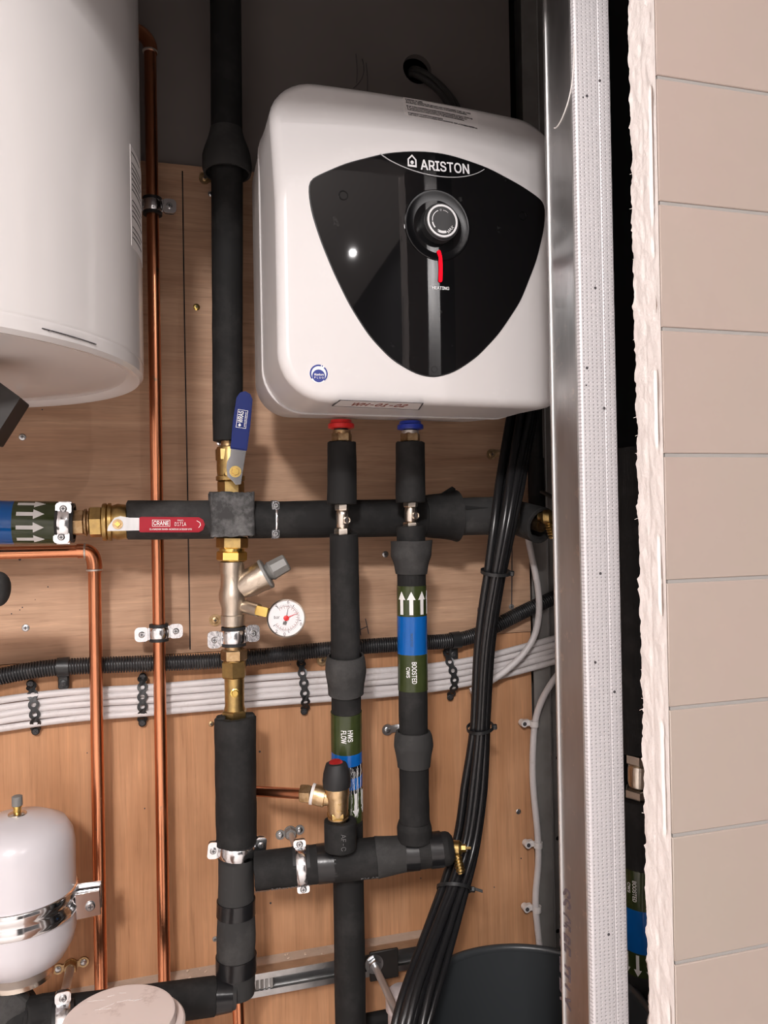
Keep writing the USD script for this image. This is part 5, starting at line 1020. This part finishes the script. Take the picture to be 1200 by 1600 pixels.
t.add('cast_mark', cat(text_on('8', 0.006, on_cyl(rv0 + ra * Lr * 0.62, ra, r_(32)), 0, 0.0, (1, 0), (0, 1), True, d=-0.0004), text_on('C2', 0.0055, on_cyl(rv0 + ra * Lr * 0.4, ra, r_(30.5)), 0, 0.0, (1, 0), (0, 1), True, d=-0.0003)), 'brass', rb_)
cp = lathe(rv1 - ra * 0.001, ra, [(0, r_(36)), (0.0012, r_(40)), (0.011, r_(41)), (0.021, r_(38)), (0.030, r_(32)), (0.033, r_(29)), (0.0335, r_(22)), (0.0325, 0)], 12)
cap_ = t.add('cap', cp, 'rubber', smooth=28, label='faceted black plastic cap')
ct = rv1 + ra * 0.0318
t.add('cap_dot', lathe(ct, unit(ra + V(0, -0.25, 0)), [(0, r_(20)), (0.0016, r_(19)), (0.0022, r_(12)), (0.0022, 0)], 20), 'dot_red', cap_, label='red dot on the cap')
m0 = rv0 + ra * Lr * 0.60; m1 = P(490, 1241, YRV + 0.012); sa = unit(m1 - m0); Ls_ = np.linalg.norm(m1 - m0)
t.add('side_port', lathe(m0, sa, [(0.004, r_(21)), (Ls_ * 0.5, r_(24)), (Ls_ * 0.52, r_(29)), (Ls_ * 0.96, r_(29)), (Ls_, r_(27)), (Ls_, 0)], 28), 'cast_brass', rb_, smooth=40)
m2 = P(470, 1240, YRV + 0.02)
t.add('sealing_tape', lathe(m1, sa, [(-0.001, r_(29.5)), (0.003, r_(30)), (0.0034, r_(24))], 28), 'clip_white', label='white tape on the thread')
t.add('nut', hexnut(m1, unit(m2 - m1), 0.003, np.linalg.norm(m2 - m1), r_(27), V(0, -1, 0.4)), 'brass_dull')
m3 = P(385, 1235.5, 1.125)
t.add('outlet_pipe', cyl(m2 - unit(m2 - m1) * 0.004, m3, RW(16.5, m2), 24), 'copper', label='short copper outlet pipe')
# drain cock on the end of the branch
def drain_cock(label, p, d, dn_, k=1.0, m='brass'):
    """p where it leaves the pipe, d along the pipe, dn_ direction of the ribbed spout."""
    t = Thing('drain_cock', label, 'drain valve', p); a = unit(d)
    b = t.add('body', lathe(p, a, [(-0.006, 0.006 * k), (0, 0.0075 * k), (0.004, 0.0115 * k), (0.013, 0.0115 * k), (0.016, 0.009 * k), (0.017, 0)], 28), m, smooth=35)
    t.add('spindle', cat(lathe(p, a, [(0.016, 0.006 * k), (0.022, 0.006 * k), (0.022, 0)], 6), lathe(p, a, [(0.02, 0.0025 * k), (0.029, 0.0025 * k), (0.029, 0)], 4)), m)
    q = p + a * 0.007; pr_ = [(0.004, 0.006 * k)]
    for i in range(5): pr_ += [(0.011 + i * 0.0042, 0.0058 * k), (0.0135 + i * 0.0042, 0.0074 * k), (0.0150 + i * 0.0042, 0.0058 * k)]
    pr_ += [(0.034, 0.0052 * k), (0.034, 0.0036 * k), (0.030, 0)]
    t.add('ribbed_spout', lathe(q, dn_, pr_, 20), m, b, smooth=25)
    return t
drain_cock('brass drain cock at the right end of the lower branch', P(704, 1325, 1.025), unit(V(1, -0.55, 0.08)), unit(V(0.15, -0.25, -1)), 0.9, 'brass')

# ================================================================== far right end of the horizontal run
t = Thing('insulated_pipe', 'open grey foam pipe end behind the stud, around the right-hand drain cock', 'pipe', P(830, 812, 1.14))
o0, o1 = P(798, 806, 1.15), P(846, 821, 1.085)
foam(t, 'foam_cover', o0, o1, RW(54, o1), RW(58, o1), 'foam_grey', seed=91, bore=0.8); t.add('pipe', cyl(o0, o1 + (o1 - o0) * 0.02, 0.011, 20), 'brass_dull')
drain_cock('brass drain cock behind the steel stud at the right', P(847, 808, 1.075), unit(V(0.7, -0.6, 0.0)), unit(V(0.25, -0.15, -1)), 1.0, 'brass')
t = Thing('insulated_pipe', 'dark upright foam pipe in shadow right of the black cable bundle', 'pipe', P(838, 785, 1.17))
foam(t, 'foam_cover', P(839, 800, 1.18), P(838, 716, 1.18), RW(26, P(838, 750, 1.18)), RW(24, P(838, 716, 1.18)), 'foam', seed=92); foam(t, 'foam_cover', P(838, 720, 1.18), P(834, 560, 1.18), RW(21, P(838, 750, 1.18)), RW(21, P(838, 716, 1.18)), 'foam', seed=93)
one('twin_cable', tube(spline([P(846, 768, 1.16), P(858, 774, 1.14), P(880, 786, 1.12)], 14), 0.0034, 10), 'cable_dark_grey', 'short grey cable end above the right-hand drain cock', 'cable')
# ================================================================== black cable bundle
axis_px = [(832, 560, 1.145), (818, 640, 1.10), (800, 740, 1.045), (787, 820, 1.02), (770, 920, 1.03), (757, 1020, 1.055), (750, 1140, 1.08), (741, 1230, 1.085), (728, 1320, 1.075), (706, 1400, 1.045), (674, 1500, 0.99), (645, 1590, 0.945), (628, 1660, 0.93), (600, 1850, 0.93), (585, 2050, 0.93)]
axs = spline([P(*a) for a in axis_px], 200); tg = np.gradient(axs, axis=0); tg /= np.linalg.norm(tg, axis=1, keepdims=True)
widths = np.interp([800 - F * ((p - CAM) @ UPV) / ((p - CAM) @ FWD) for p in axs], [560, 640, 760, 900, 1000, 1130, 1230, 1300, 1390, 1500, 1600], [25, 25, 24, 18.5, 18, 17, 23, 23, 24, 29, 33]) * 1.0
names = ['front left', 'front middle', 'front right', 'left edge', 'right edge', 'rear left', 'rear middle', 'rear right']
for k in range(8):
    th0 = [-128, -92, -52, 180, -12, 128, 80, 35][k]
    pts_ = []
    for i in range(200):
        e_ = unit(V(1, 0, 0) - tg[i] * tg[i][0]); s_ = unit(np.cross(e_, tg[i])); s_ = s_ if s_[1] > 0 else -s_
        rr_ = (widths[i] * depth(axs[i]) / F) - 0.0058; a_ = math.radians(th0 + 16 * math.sin(i / 42 + k * 1.3) + 8 * math.sin(i / 17 + k))
        pts_.append(axs[i] + (e_ * math.cos(a_) + s_ * math.sin(a_) * 0.85) * rr_)
    rad_ = np.clip((widths * depth(axs[90]) / F) * 0.46, 0.0060, 0.0086)
    one('black_cable', tube(np.array(pts_), 0.0060 if k not in (2, 4) else 0.0054, 14), 'cable_black', f'black cable in the tied bundle, {names[k]} strand, falling to the lower right of centre', 'cable', 'black cables in the tied bundle')
one('black_cable', tube(axs, 0.0085, 12), 'cable_black', 'black cable in the core of the tied bundle', 'cable', 'black cables in the tied bundle')
def cable_tie(label, px, py, rw, tail_, tilt=0.0, m='strap_black'):
    ys = np.array([a[1] for a in axis_px]); i = int(np.argmin(np.abs(np.array([(800 - F * ((p - CAM) @ UPV) / ((p - CAM) @ FWD)) for p in axs]) - py)))
    c, a = axs[i], unit(tg[i] + V(tilt, 0, 0)); _, e_, s_ = basis(a); r_ = rw * depth(c) / F
    th_ = np.linspace(0, 2 * math.pi, 49); rx_ = r_; 
    ring_ = np.array([c + e_ * math.cos(x) * r_ * 0.92 + s_ * math.sin(x) * rx_ for x in th_])
    t = Thing('cable_tie', label, 'cable tie', c, 'ties round the black cable bundle'); secs = []
    out = lathe(c - a * 0.0024, a, [(0, r_), (0, r_ + 0.0014), (0.0048, r_ + 0.0014), (0.0048, r_)], 40, None, True); t.add('loop', out, m)
    side = unit(V(1, -0.5, -0.1) - a * (a @ V(1, -0.5, -0.1))); hp_ = c + side * (r_ + 0.002)
    t.add('lock', cbox(hp_, (0.008, 0.007, 0.007), 0.001, [side, np.cross(a, side), a]), m)
    t.add('cut_tail', cbox(hp_ + side * tail_ * 0.5, (tail_, 0.0012, 0.0042), 0.0004, [unit(side + V(0, 0, -0.25)), np.cross(a, side), a]), m)
cable_tie('topmost black cable tie on the black cable bundle', 775, 893, 22, 0.004, 0.1)
cable_tie('middle cable tie on the black cable bundle, level with the lower pipe sleeve', 750, 1135, 20, 0.003, 0.2)
cable_tie('lowest black cable tie with a cut tail on the bundle', 712, 1390, 26, 0.015, 0.3)
# ================================================================== cables at the hole above the square heater
for k, (dx_, dz_, lb_) in enumerate(((0, 0, 'upper'), (6, 5, 'second'), (12, 12, 'third'), (-2, 9, 'lowest'))):
    pts_ = [P(640 + dx_ * 0.5, 112 + dz_ * 0.6, 1.30), P(643 + dx_ * 0.6, 110 + dz_ * 0.7, 1.235), P(652 + dx_ * 0.9, 109 + dz_ * 0.9, 1.205), P(668 + dx_, 117 + dz_, 1.195), P(688 + dx_, 134 + dz_, 1.185), P(705 + dx_, 160 + dz_, 1.175), P(716 + dx_, 200 + dz_, 1.175)]
    one('grey_cable', tube(spline(pts_, 50), 0.0052, 12), 'cable_dark_grey', f'{lb_} dark cable coming out of the round hole above the square heater', 'cable', 'dark cables from the wall hole')
one('wire_strand', cat(*[tube(spline([P(a, b, 1.226), P(a + 2, b + 22, 1.222), P(a + dx_, b + 46, 1.21)], 14), 0.0005, 6) for a, b, dx_ in ((556, 84, 1), (572, 98, 2), (566, 92, -14))]), 'ink', 'thin wire strands on the dark wall above the square heater', 'wire')
# ================================================================== expansion vessel, lower left
YVs = 1.105
va = P(29, 1400, YVs); vr = RW(168, va); vz0, vz1 = P(30, 1541, YVs - vr * 0.4)[2], P(30, 1272, YVs)[2]
vx = va[0]; Hh = vz1 - vz0
t = Thing('expansion_vessel', 'small white expansion vessel with a chrome band at the lower left', 'pressure vessel', (vx, YVs, vz0))
vc = V(vx, YVs, vz0)
prv = [(0, 0), (0.0, vr * 0.30), (0.004, vr * 0.42), (0.010, vr * 0.50), (0.012, vr * 0.56), (0.022, vr * 0.80), (0.040, vr * 0.95), (0.055, vr), (Hh * 0.44, vr), (Hh * 0.445, vr + 0.0012), (Hh * 0.47, vr + 0.0012), (Hh * 0.48, vr), (Hh - 0.045, vr), (Hh - 0.028, vr * 0.96), (Hh - 0.014, vr * 0.84), (Hh - 0.005, vr * 0.58), (Hh, vr * 0.2), (Hh, 0)]
t.add('tank', lathe(vc, up, prv, 72), 'vessel_white', smooth=45)
t.add('neck_ring', lathe(vc, up, [(0.010, vr * 0.5), (0.004, vr * 0.60), (-0.002, vr * 0.60), (-0.008, vr * 0.42), (-0.008, 0)], 40), 'nickel', smooth=35, label='polished neck ring')
t.add('neck', lathe(vc, up, [(-0.03, 0.010), (-0.006, 0.010)], 6), 'brass_dull')
vt = P(29.5, 1268, YVs); vt = V(vx, YVs, vz1)
t.add('valve_base', lathe(vt, up, [(-0.002, 0.012), (0.0015, 0.0115), (0.003, 0.008), (0.003, 0)], 24), 'nickel'); t.add('valve_stem', lathe(vt, up, [(0.002, 0.0048), (0.010, 0.0048), (0.010, 0.0058), (0.013, 0.0058), (0.013, 0)], 20), 'brass_bright', label='brass valve stem'); t.add('valve_cap', lathe(vt, up, [(0.0115, 0.0064), (0.0125, 0.0068), (0.0235, 0.0066), (0.0245, 0.005), (0.0245, 0)], 20), 'plastic_grey', label='grey plastic valve cap')
zb_ = P(117, 1425, YVs)[2]
bz = P(80, 1432, YVs - vr * 0.75)[2]
t2 = Thing('vessel_bracket', 'chrome band clamp round the white expansion vessel', 'clamp', (vx, YVs, bz))
bp_ = [(-0.0165, vr), (-0.0165, vr + 0.001), (-0.015, vr + 0.003), (-0.008, vr + 0.0046), (-0.003, vr + 0.0014), (0.003, vr + 0.0014), (0.008, vr + 0.0046), (0.015, vr + 0.003), (0.0165, vr + 0.001), (0.0165, vr)]
bd_ = t2.add('band', lathe(V(vx, YVs, bz), up, bp_, 72, None, True), 'chrome', smooth=55)
ep = V(vx + vr + 0.016, YVs - 0.014, P(133, 1414, YVs - 0.014)[2])
t2.add('ear', cbox(ep, (0.031, 0.0025, 0.034), 0.001, [unit(V(1, 0.12, 0.03)), unit(V(-0.12, 1, 0)), unit(V(-0.03, 0, 1))]), 'chrome', label='front ear with the clamp screw')
t2.add('ear', cbox(ep + V(0.001, 0.010, 0.007), (0.031, 0.0025, 0.036), 0.001), 'zinc'); t2.add('ear_top', cbox(ep + V(0, 0.0025, 0.0165), (0.029, 0.006, 0.002), 0.0006), 'chrome')
h, x = screw(ep + V(0.003, -0.0013, -0.002), 0.0062, V(0.12, -1, 0), 0.003); sp = t2.add('screw', h, 'steel_screw'); t2.add('cross_slot', x, 'ink', sp)
t = Thing('wall_rod', 'bright steel rod on a brass two-screw wall plate below the white vessel', 'bracket', P(109, 1508, WY))
p_ = wall_flange(t, 111, 1508, WY + 0.002, 0.0175, 0.13, 'brass_dull'); q_ = P(101.5, 1556, 1.105)
q_ = V(p_[0], 1.105, p_[2]); t.add('rod', cyl(p_, q_, 0.0062, 20), 'steel_rod'); t.add('rod_end', lathe(q_ + V(0, 0.004, 0), V(0, -1, 0), [(0, 0.0092), (0.004, 0.0095), (0.010, 0.0095), (0.012, 0.0080)], 24), 'zinc')
pipe_clamp('zinc ring clamp below the steel rod at the lower left', P(99, 1600, 1.06), unit(V(1, 0.1, 0)), up, 0.026, 0.018, 0.016, 0.019, rod_to=None)
# dark foam joint at the bottom left corner
t = Thing('insulated_pipe', 'crumpled dark foam elbow in the bottom left corner under the vessel', 'pipe', P(20, 1600, 1.09))
t.add('foam_elbow', jitter(tube(spline([P(-40, 1600, 1.08), P(0, 1592, 1.085), P(35, 1588, 1.085), P(52, 1600, 1.085), P(58, 1660, 1.085)], 30), 0.026, 24), 0.004, 60, 5), 'foam', smooth=60)
t.add('foam_cover', jitter(cyl(P(-10, 1610, 1.08), P(40, 1548, 1.09), 0.024, 24, 0.003).subdivide().subdivide(), 0.003, 60, 9), 'foam_grey', smooth=60); t.add('foam_cover', jitter(cyl(P(40, 1590, 1.07), P(92, 1578, 1.08), 0.022, 24, 0.003).subdivide().subdivide(), 0.003, 60, 12), 'foam', smooth=60)
# ================================================================== bottom: batten, strut, rod, pale pipe
bz1 = P(560, 1470, WY)[2]
bt = one('timber_batten', jitter(bx(XL, P(668, 1450, WY)[0] + 0.005, WY - 0.030, WY + 0.002, bz1 - 0.030, bz1).subdivide().subdivide().subdivide(), 0.0008, 40, 3), 'batten', 'dusty pale timber batten fixed along the foot of the plywood', 'batten')
rngc = np.random.default_rng(11); ch = []
for k in range(26):
    px_ = rngc.choice([rngc.uniform(160, 330), rngc.uniform(405, 520), rngc.uniform(60, 110)]); c = P(px_, 1500, WY - 0.012); c[2] = bz1 + 0.001; c[1] = WY - rngc.uniform(0.003, 0.026)
    m_ = cbox((0, 0, 0), (rngc.uniform(0.002, 0.006), rngc.uniform(0.002, 0.004), 0.0014), 0.0004); m_.apply_transform(trimesh.transformations.rotation_matrix(rngc.uniform(0, 6), (0, 0, 1))); ch.append(fix(m_.vertices + c, m_.faces))
one('wood_chips', cat(*ch), 'wood_chip', 'loose wood chips and dust lying on the timber batten', 'debris', kind='stuff')
SYf = WY - 0.034 - 0.021
zt_, zb2 = P(460, 1512, SYf)[2], P(460, 1548, SYf)[2]
xs0, xs1 = P(372, 1530, SYf)[0], P(668, 1496, SYf)[0]
t = Thing('strut_channel', 'galvanised steel strut channel along the timber batten', 'channel', (xs0, SYf, zb2))
hS = zt_ - zb2; li = 0.009
pf = [(0.021, 0), (0, 0), (0, li), (0.006, li), (0.006, li - 0.002), (0.002, li - 0.002), (0.002, 0.002), (0.019, 0.002), (0.019, hS - 0.002), (0.002, hS - 0.002), (0.002, hS - li + 0.002), (0.006, hS - li + 0.002), (0.006, hS - li), (0, hS - li), (0, hS), (0.021, hS)]
t.add('channel', ext(Polygon(pf), xs1 - xs0, (xs0, SYf, zb2), (0, 1, 0), (0, 0, 1), (1, 0, 0)), 'zinc_strut')
xk = P(413, 1540, SYf)[0]
t.add('channel_nut', cbox((xk, SYf + 0.010, zb2 + hS / 2), (0.030, 0.012, hS - 0.016), 0.002), 'zinc_strut')
for k in range(4): t.add('slot_tooth', bx(xk - 0.012 + k * 0.007, xk - 0.008 + k * 0.007, SYf + 0.001, SYf + 0.008, zb2 + 0.010, zb2 + hS - 0.010), 'galvanised_dull')
xq = P(603, 1508, SYf)[0]
t.add('square_plate', cbox((xq - 0.004, SYf - 0.003, zb2 + hS / 2), (0.046, 0.005, 0.045), 0.0012), 'cover_brown', label='dark square plate washer')
nq = V(P(583, 1503, SYf)[0], SYf - 0.0055, P(583, 1503, SYf)[2])
t = Thing('wall_rod', 'steel rod with a nut standing out from the strut channel', 'bracket', nq)
t.add('washer', lathe(nq, V(0, -1, 0), [(0, 0.006), (0, 0.0145), (0.0016, 0.0145), (0.0016, 0.006)], 28, None, True), 'steel_screw'); t.add('nut', hexnut(nq, V(0, -1, 0), 0.0016, 0.010, 0.0105, V(0, 0, 1)), 'steel_screw')
t.add('lock_washer', lathe(nq, V(0, -1, 0), [(0.010, 0.005), (0.010, 0.0095), (0.0115, 0.0095), (0.0115, 0.005)], 24, None, True), 'steel_screw'); t.add('rod', cyl(nq, V(nq[0], 0.955, nq[2]), 0.0055, 20), 'steel_rod')
pp0 = P(628, 1592, 1.13)
t = Thing('waste_pipe', 'pale plastic pipe with a domed top behind the black cable bundle', 'pipe', (pp0[0], 1.13, 0.02)); wr_ = RW(44, pp0); zt2 = P(628, 1545, 1.13)[2]
t.add('pipe', lathe(V(pp0[0], 1.13, 0.02), up, [(0, wr_), (zt2 - 0.034, wr_)], 40), 'pale_plastic'); t.add('cap', lathe(V(pp0[0], 1.13, zt2 - 0.016), up, [(-0.014, wr_), (-0.014, wr_ + 0.003), (0.006, wr_ + 0.003), (0.012, wr_), (0.016, wr_ * 0.8), (0.016, 0)], 40), 'pale_plastic', smooth=50)
one('black_pipe', cyl(P(560, 1598, 1.17), P(612, 1588, 1.17), RW(22, P(590, 1590, 1.17)), 24), 'foam', 'short dark horizontal pipe behind the hot water pipe at the bottom', 'pipe')
one('pale_board', bx(P(672, 1520, WY)[0], P(745, 1512, WY)[0], WY - 0.02, WY + 0.001, P(705, 1556, WY)[2], P(705, 1513, WY)[2]), 'pale_plastic', 'pale strip of board between the black cables and the bucket', 'board')
# lower left horizontal foam pipe with taped end
J0, J1, J2 = P(40, 1594, 1.075), P(337, 1556, 1.075), P(366, 1552.5, 1.075)
t = Thing('insulated_pipe', 'black foam pipe with a taped end behind the cream cylinder lid', 'pipe', J1)
foam(t, 'foam_cover', J0, J1, RW(53, J1), RW(56, J1), 'foam', seed=95); t.add('pipe', cyl(J1, V(*P(372, 1552, 1.08)), 0.010, 20), 'rubber')
band(t, 'tape', P(332, 1556.6, 1.075), P(362, 1553, 1.075), RW(53, J1), RW(48, J1), 'tape', label='shiny black tape at the end'); band(t, 'foam_lip', P(360, 1553, 1.075), P(368, 1552, 1.075), RW(46, J1), RW(42, J1), 'foam_grey')
# cream cylinder with a lid
yq = 0.86; lc = P(186, 1588, yq); lr = RW(178, lc)
t = Thing('filter_housing', 'cream plastic cylinder with a flat scratched lid at the bottom edge', 'tank', (lc[0], yq, 0.0))
lz = lc[2]
t.add('body', lathe(V(lc[0], yq, 0), up, [(0, lr * 0.9), (lz - 0.05, lr * 0.92), (lz - 0.05, 0)], 64), 'cream'); t.add('collar', lathe(V(lc[0] + 0.0045, yq, lz), up, [(-0.06, lr * 0.9), (-0.06, lr + 0.003), (-0.013, lr + 0.003), (-0.011, lr + 0.001), (-0.011, lr * 0.9)], 72, None, True), 'cream', smooth=40)
t.add('lid', lathe(V(lc[0], yq, lz), up, [(-0.05, lr * 0.93), (-0.05, lr - 0.002), (-0.003, lr - 0.002), (-0.0008, lr - 0.003), (0, lr - 0.006), (0, 0)], 72), 'cream', smooth=35)
scr = []
for k in range(9):
    x_, y_ = rng.uniform(-0.6, 0.7) * lr, rng.uniform(-0.5, 0.8) * lr; L_s = rng.uniform(0.004, 0.018); d_ = rng.uniform(-0.3, 0.5)
    scr.append(ext(LineString([(x_, y_), (x_ + L_s, y_ + L_s * d_)]).buffer(0.0002), 0.0002, (lc[0], yq, lz), (1, 0, 0), (0, 1, 0), (0, 0, 1)))
t.add('scratch', cat(*scr), 'clip_white', kind='stuff', label='pale scratches on the lid')
# bucket
bc = P(828, 1580, 0.93); br = 0.158; bcx, bcy = bc[0], 0.93; bzr = bc[2]
t = Thing('bucket', 'large dark grey plastic bucket in the lower right behind the steel stud', 'bucket', (bcx, bcy, 0))
t.add('shell', lathe(V(bcx, bcy, 0), up, [(0.0, 0), (0.0, br * 0.78), (0.01, br * 0.80), (bzr - 0.03, br * 0.985), (bzr - 0.004, br * 0.99), (bzr - 0.004, br * 0.97), (bzr - 0.03, br * 0.965), (0.02, br * 0.78), (0.02, 0)], 96), 'bucket', smooth=40)
t.add('rim', lathe(V(bcx, bcy, bzr), up, [(-0.022, br * 0.99), (-0.022, br * 1.035), (-0.006, br * 1.045), (-0.001, br * 1.03), (0.0008, br * 1.005), (0.0, br * 0.98), (-0.004, br * 0.965), (-0.010, br * 0.97)], 96, None, True), 'bucket', smooth=60)
# ================================================================== pipe seen through the gap beside the tiled wall
YQ = 0.95; qb = P(1004, 1400, YQ); qr = RW(64, qb)
def pq(y): p = P(1000, y, YQ); return V(qb[0], YQ, p[2])
t = Thing('insulated_pipe', 'black foam pipe in the gap behind the tiled wall, banded green and blue', 'pipe', pq(1700))
foam(t, 'foam_cover', pq(1760), pq(1247), qr, qr, 'foam', seed=101); foam(t, 'foam_cover', pq(1172), pq(700), qr * 1.1, qr, 'foam', seed=102)
gq = band(t, 'green_band', pq(1410), pq(1350), qr, qr, 'band_green', label='dark green identification band'); band(t, 'blue_band', pq(1476), pq(1410), qr + 0.0001, qr + 0.0001, 'band_blue', label='blue identification band'); gq2 = band(t, 'green_band', pq(1512), pq(1476), qr, qr, 'band_green')
refq = V(-qb[0], -YQ, 0); fq = on_cyl(pq(1381), up, qr, refq)
t.add('lettering', cat(text_on('BOOSTED', 0.0052, fq, -0.0105, 0, (0, -1), (1, 0), True, 0.0285, 0.0007), text_on('CWS', 0.0042, fq, -0.0185, 0.003, (0, -1), (1, 0), True, 0.014, 0.0007)), 'print_white', gq, label='BOOSTED CWS lettering')
fq2 = on_cyl(pq(1511), up, qr, refq)
for s_ in (-0.024, -0.008, 0.008, 0.024): t.add('arrow', sheet(affinity.translate(Polygon([(a_, -b_) for a_, b_ in arrow(0.0042, 0.029, 0.009, 0.0105).exterior.coords]), s_, 0.029), fq2, 0.0004, 0.0010, 0.004), 'print_white', gq2, label='white flow arrow pointing down')
iso_valve(t, pq(1246), pq(1176), 44)
one('black_conduit', tube(spline([P(990, 1530, 1.15), P(1005, 1560, 1.12), P(1030, 1600, 1.08), P(1060, 1650, 1.05)], 20), 0.02, 14), 'rubber', 'dark pipe slanting across the bottom of the gap behind the tiles', 'pipe')
fx_ = [-420, -300, -150, -60, -25, -15, -8, -3, 2, 6, 9.5, 12.5, 15, 16.5]; fr0 = [56, 56, 56, 56, 56, 56, 56, 55, 53, 49, 43, 34, 22, 6]; fe_ = P(0, 920, 0.98)
one('foam_pipe_end', jitter(tube(np.array([V(P(x_, 920, 0.98)[0], 0.98, fe_[2]) for x_ in fx_]), np.array([RW(q_, fe_) for q_ in fr0]), 32), 0.0008, 60, 4), 'foam_grey', 'rounded grey foam pipe end at the left edge above the white cables', 'pipe insulation', smooth=60)
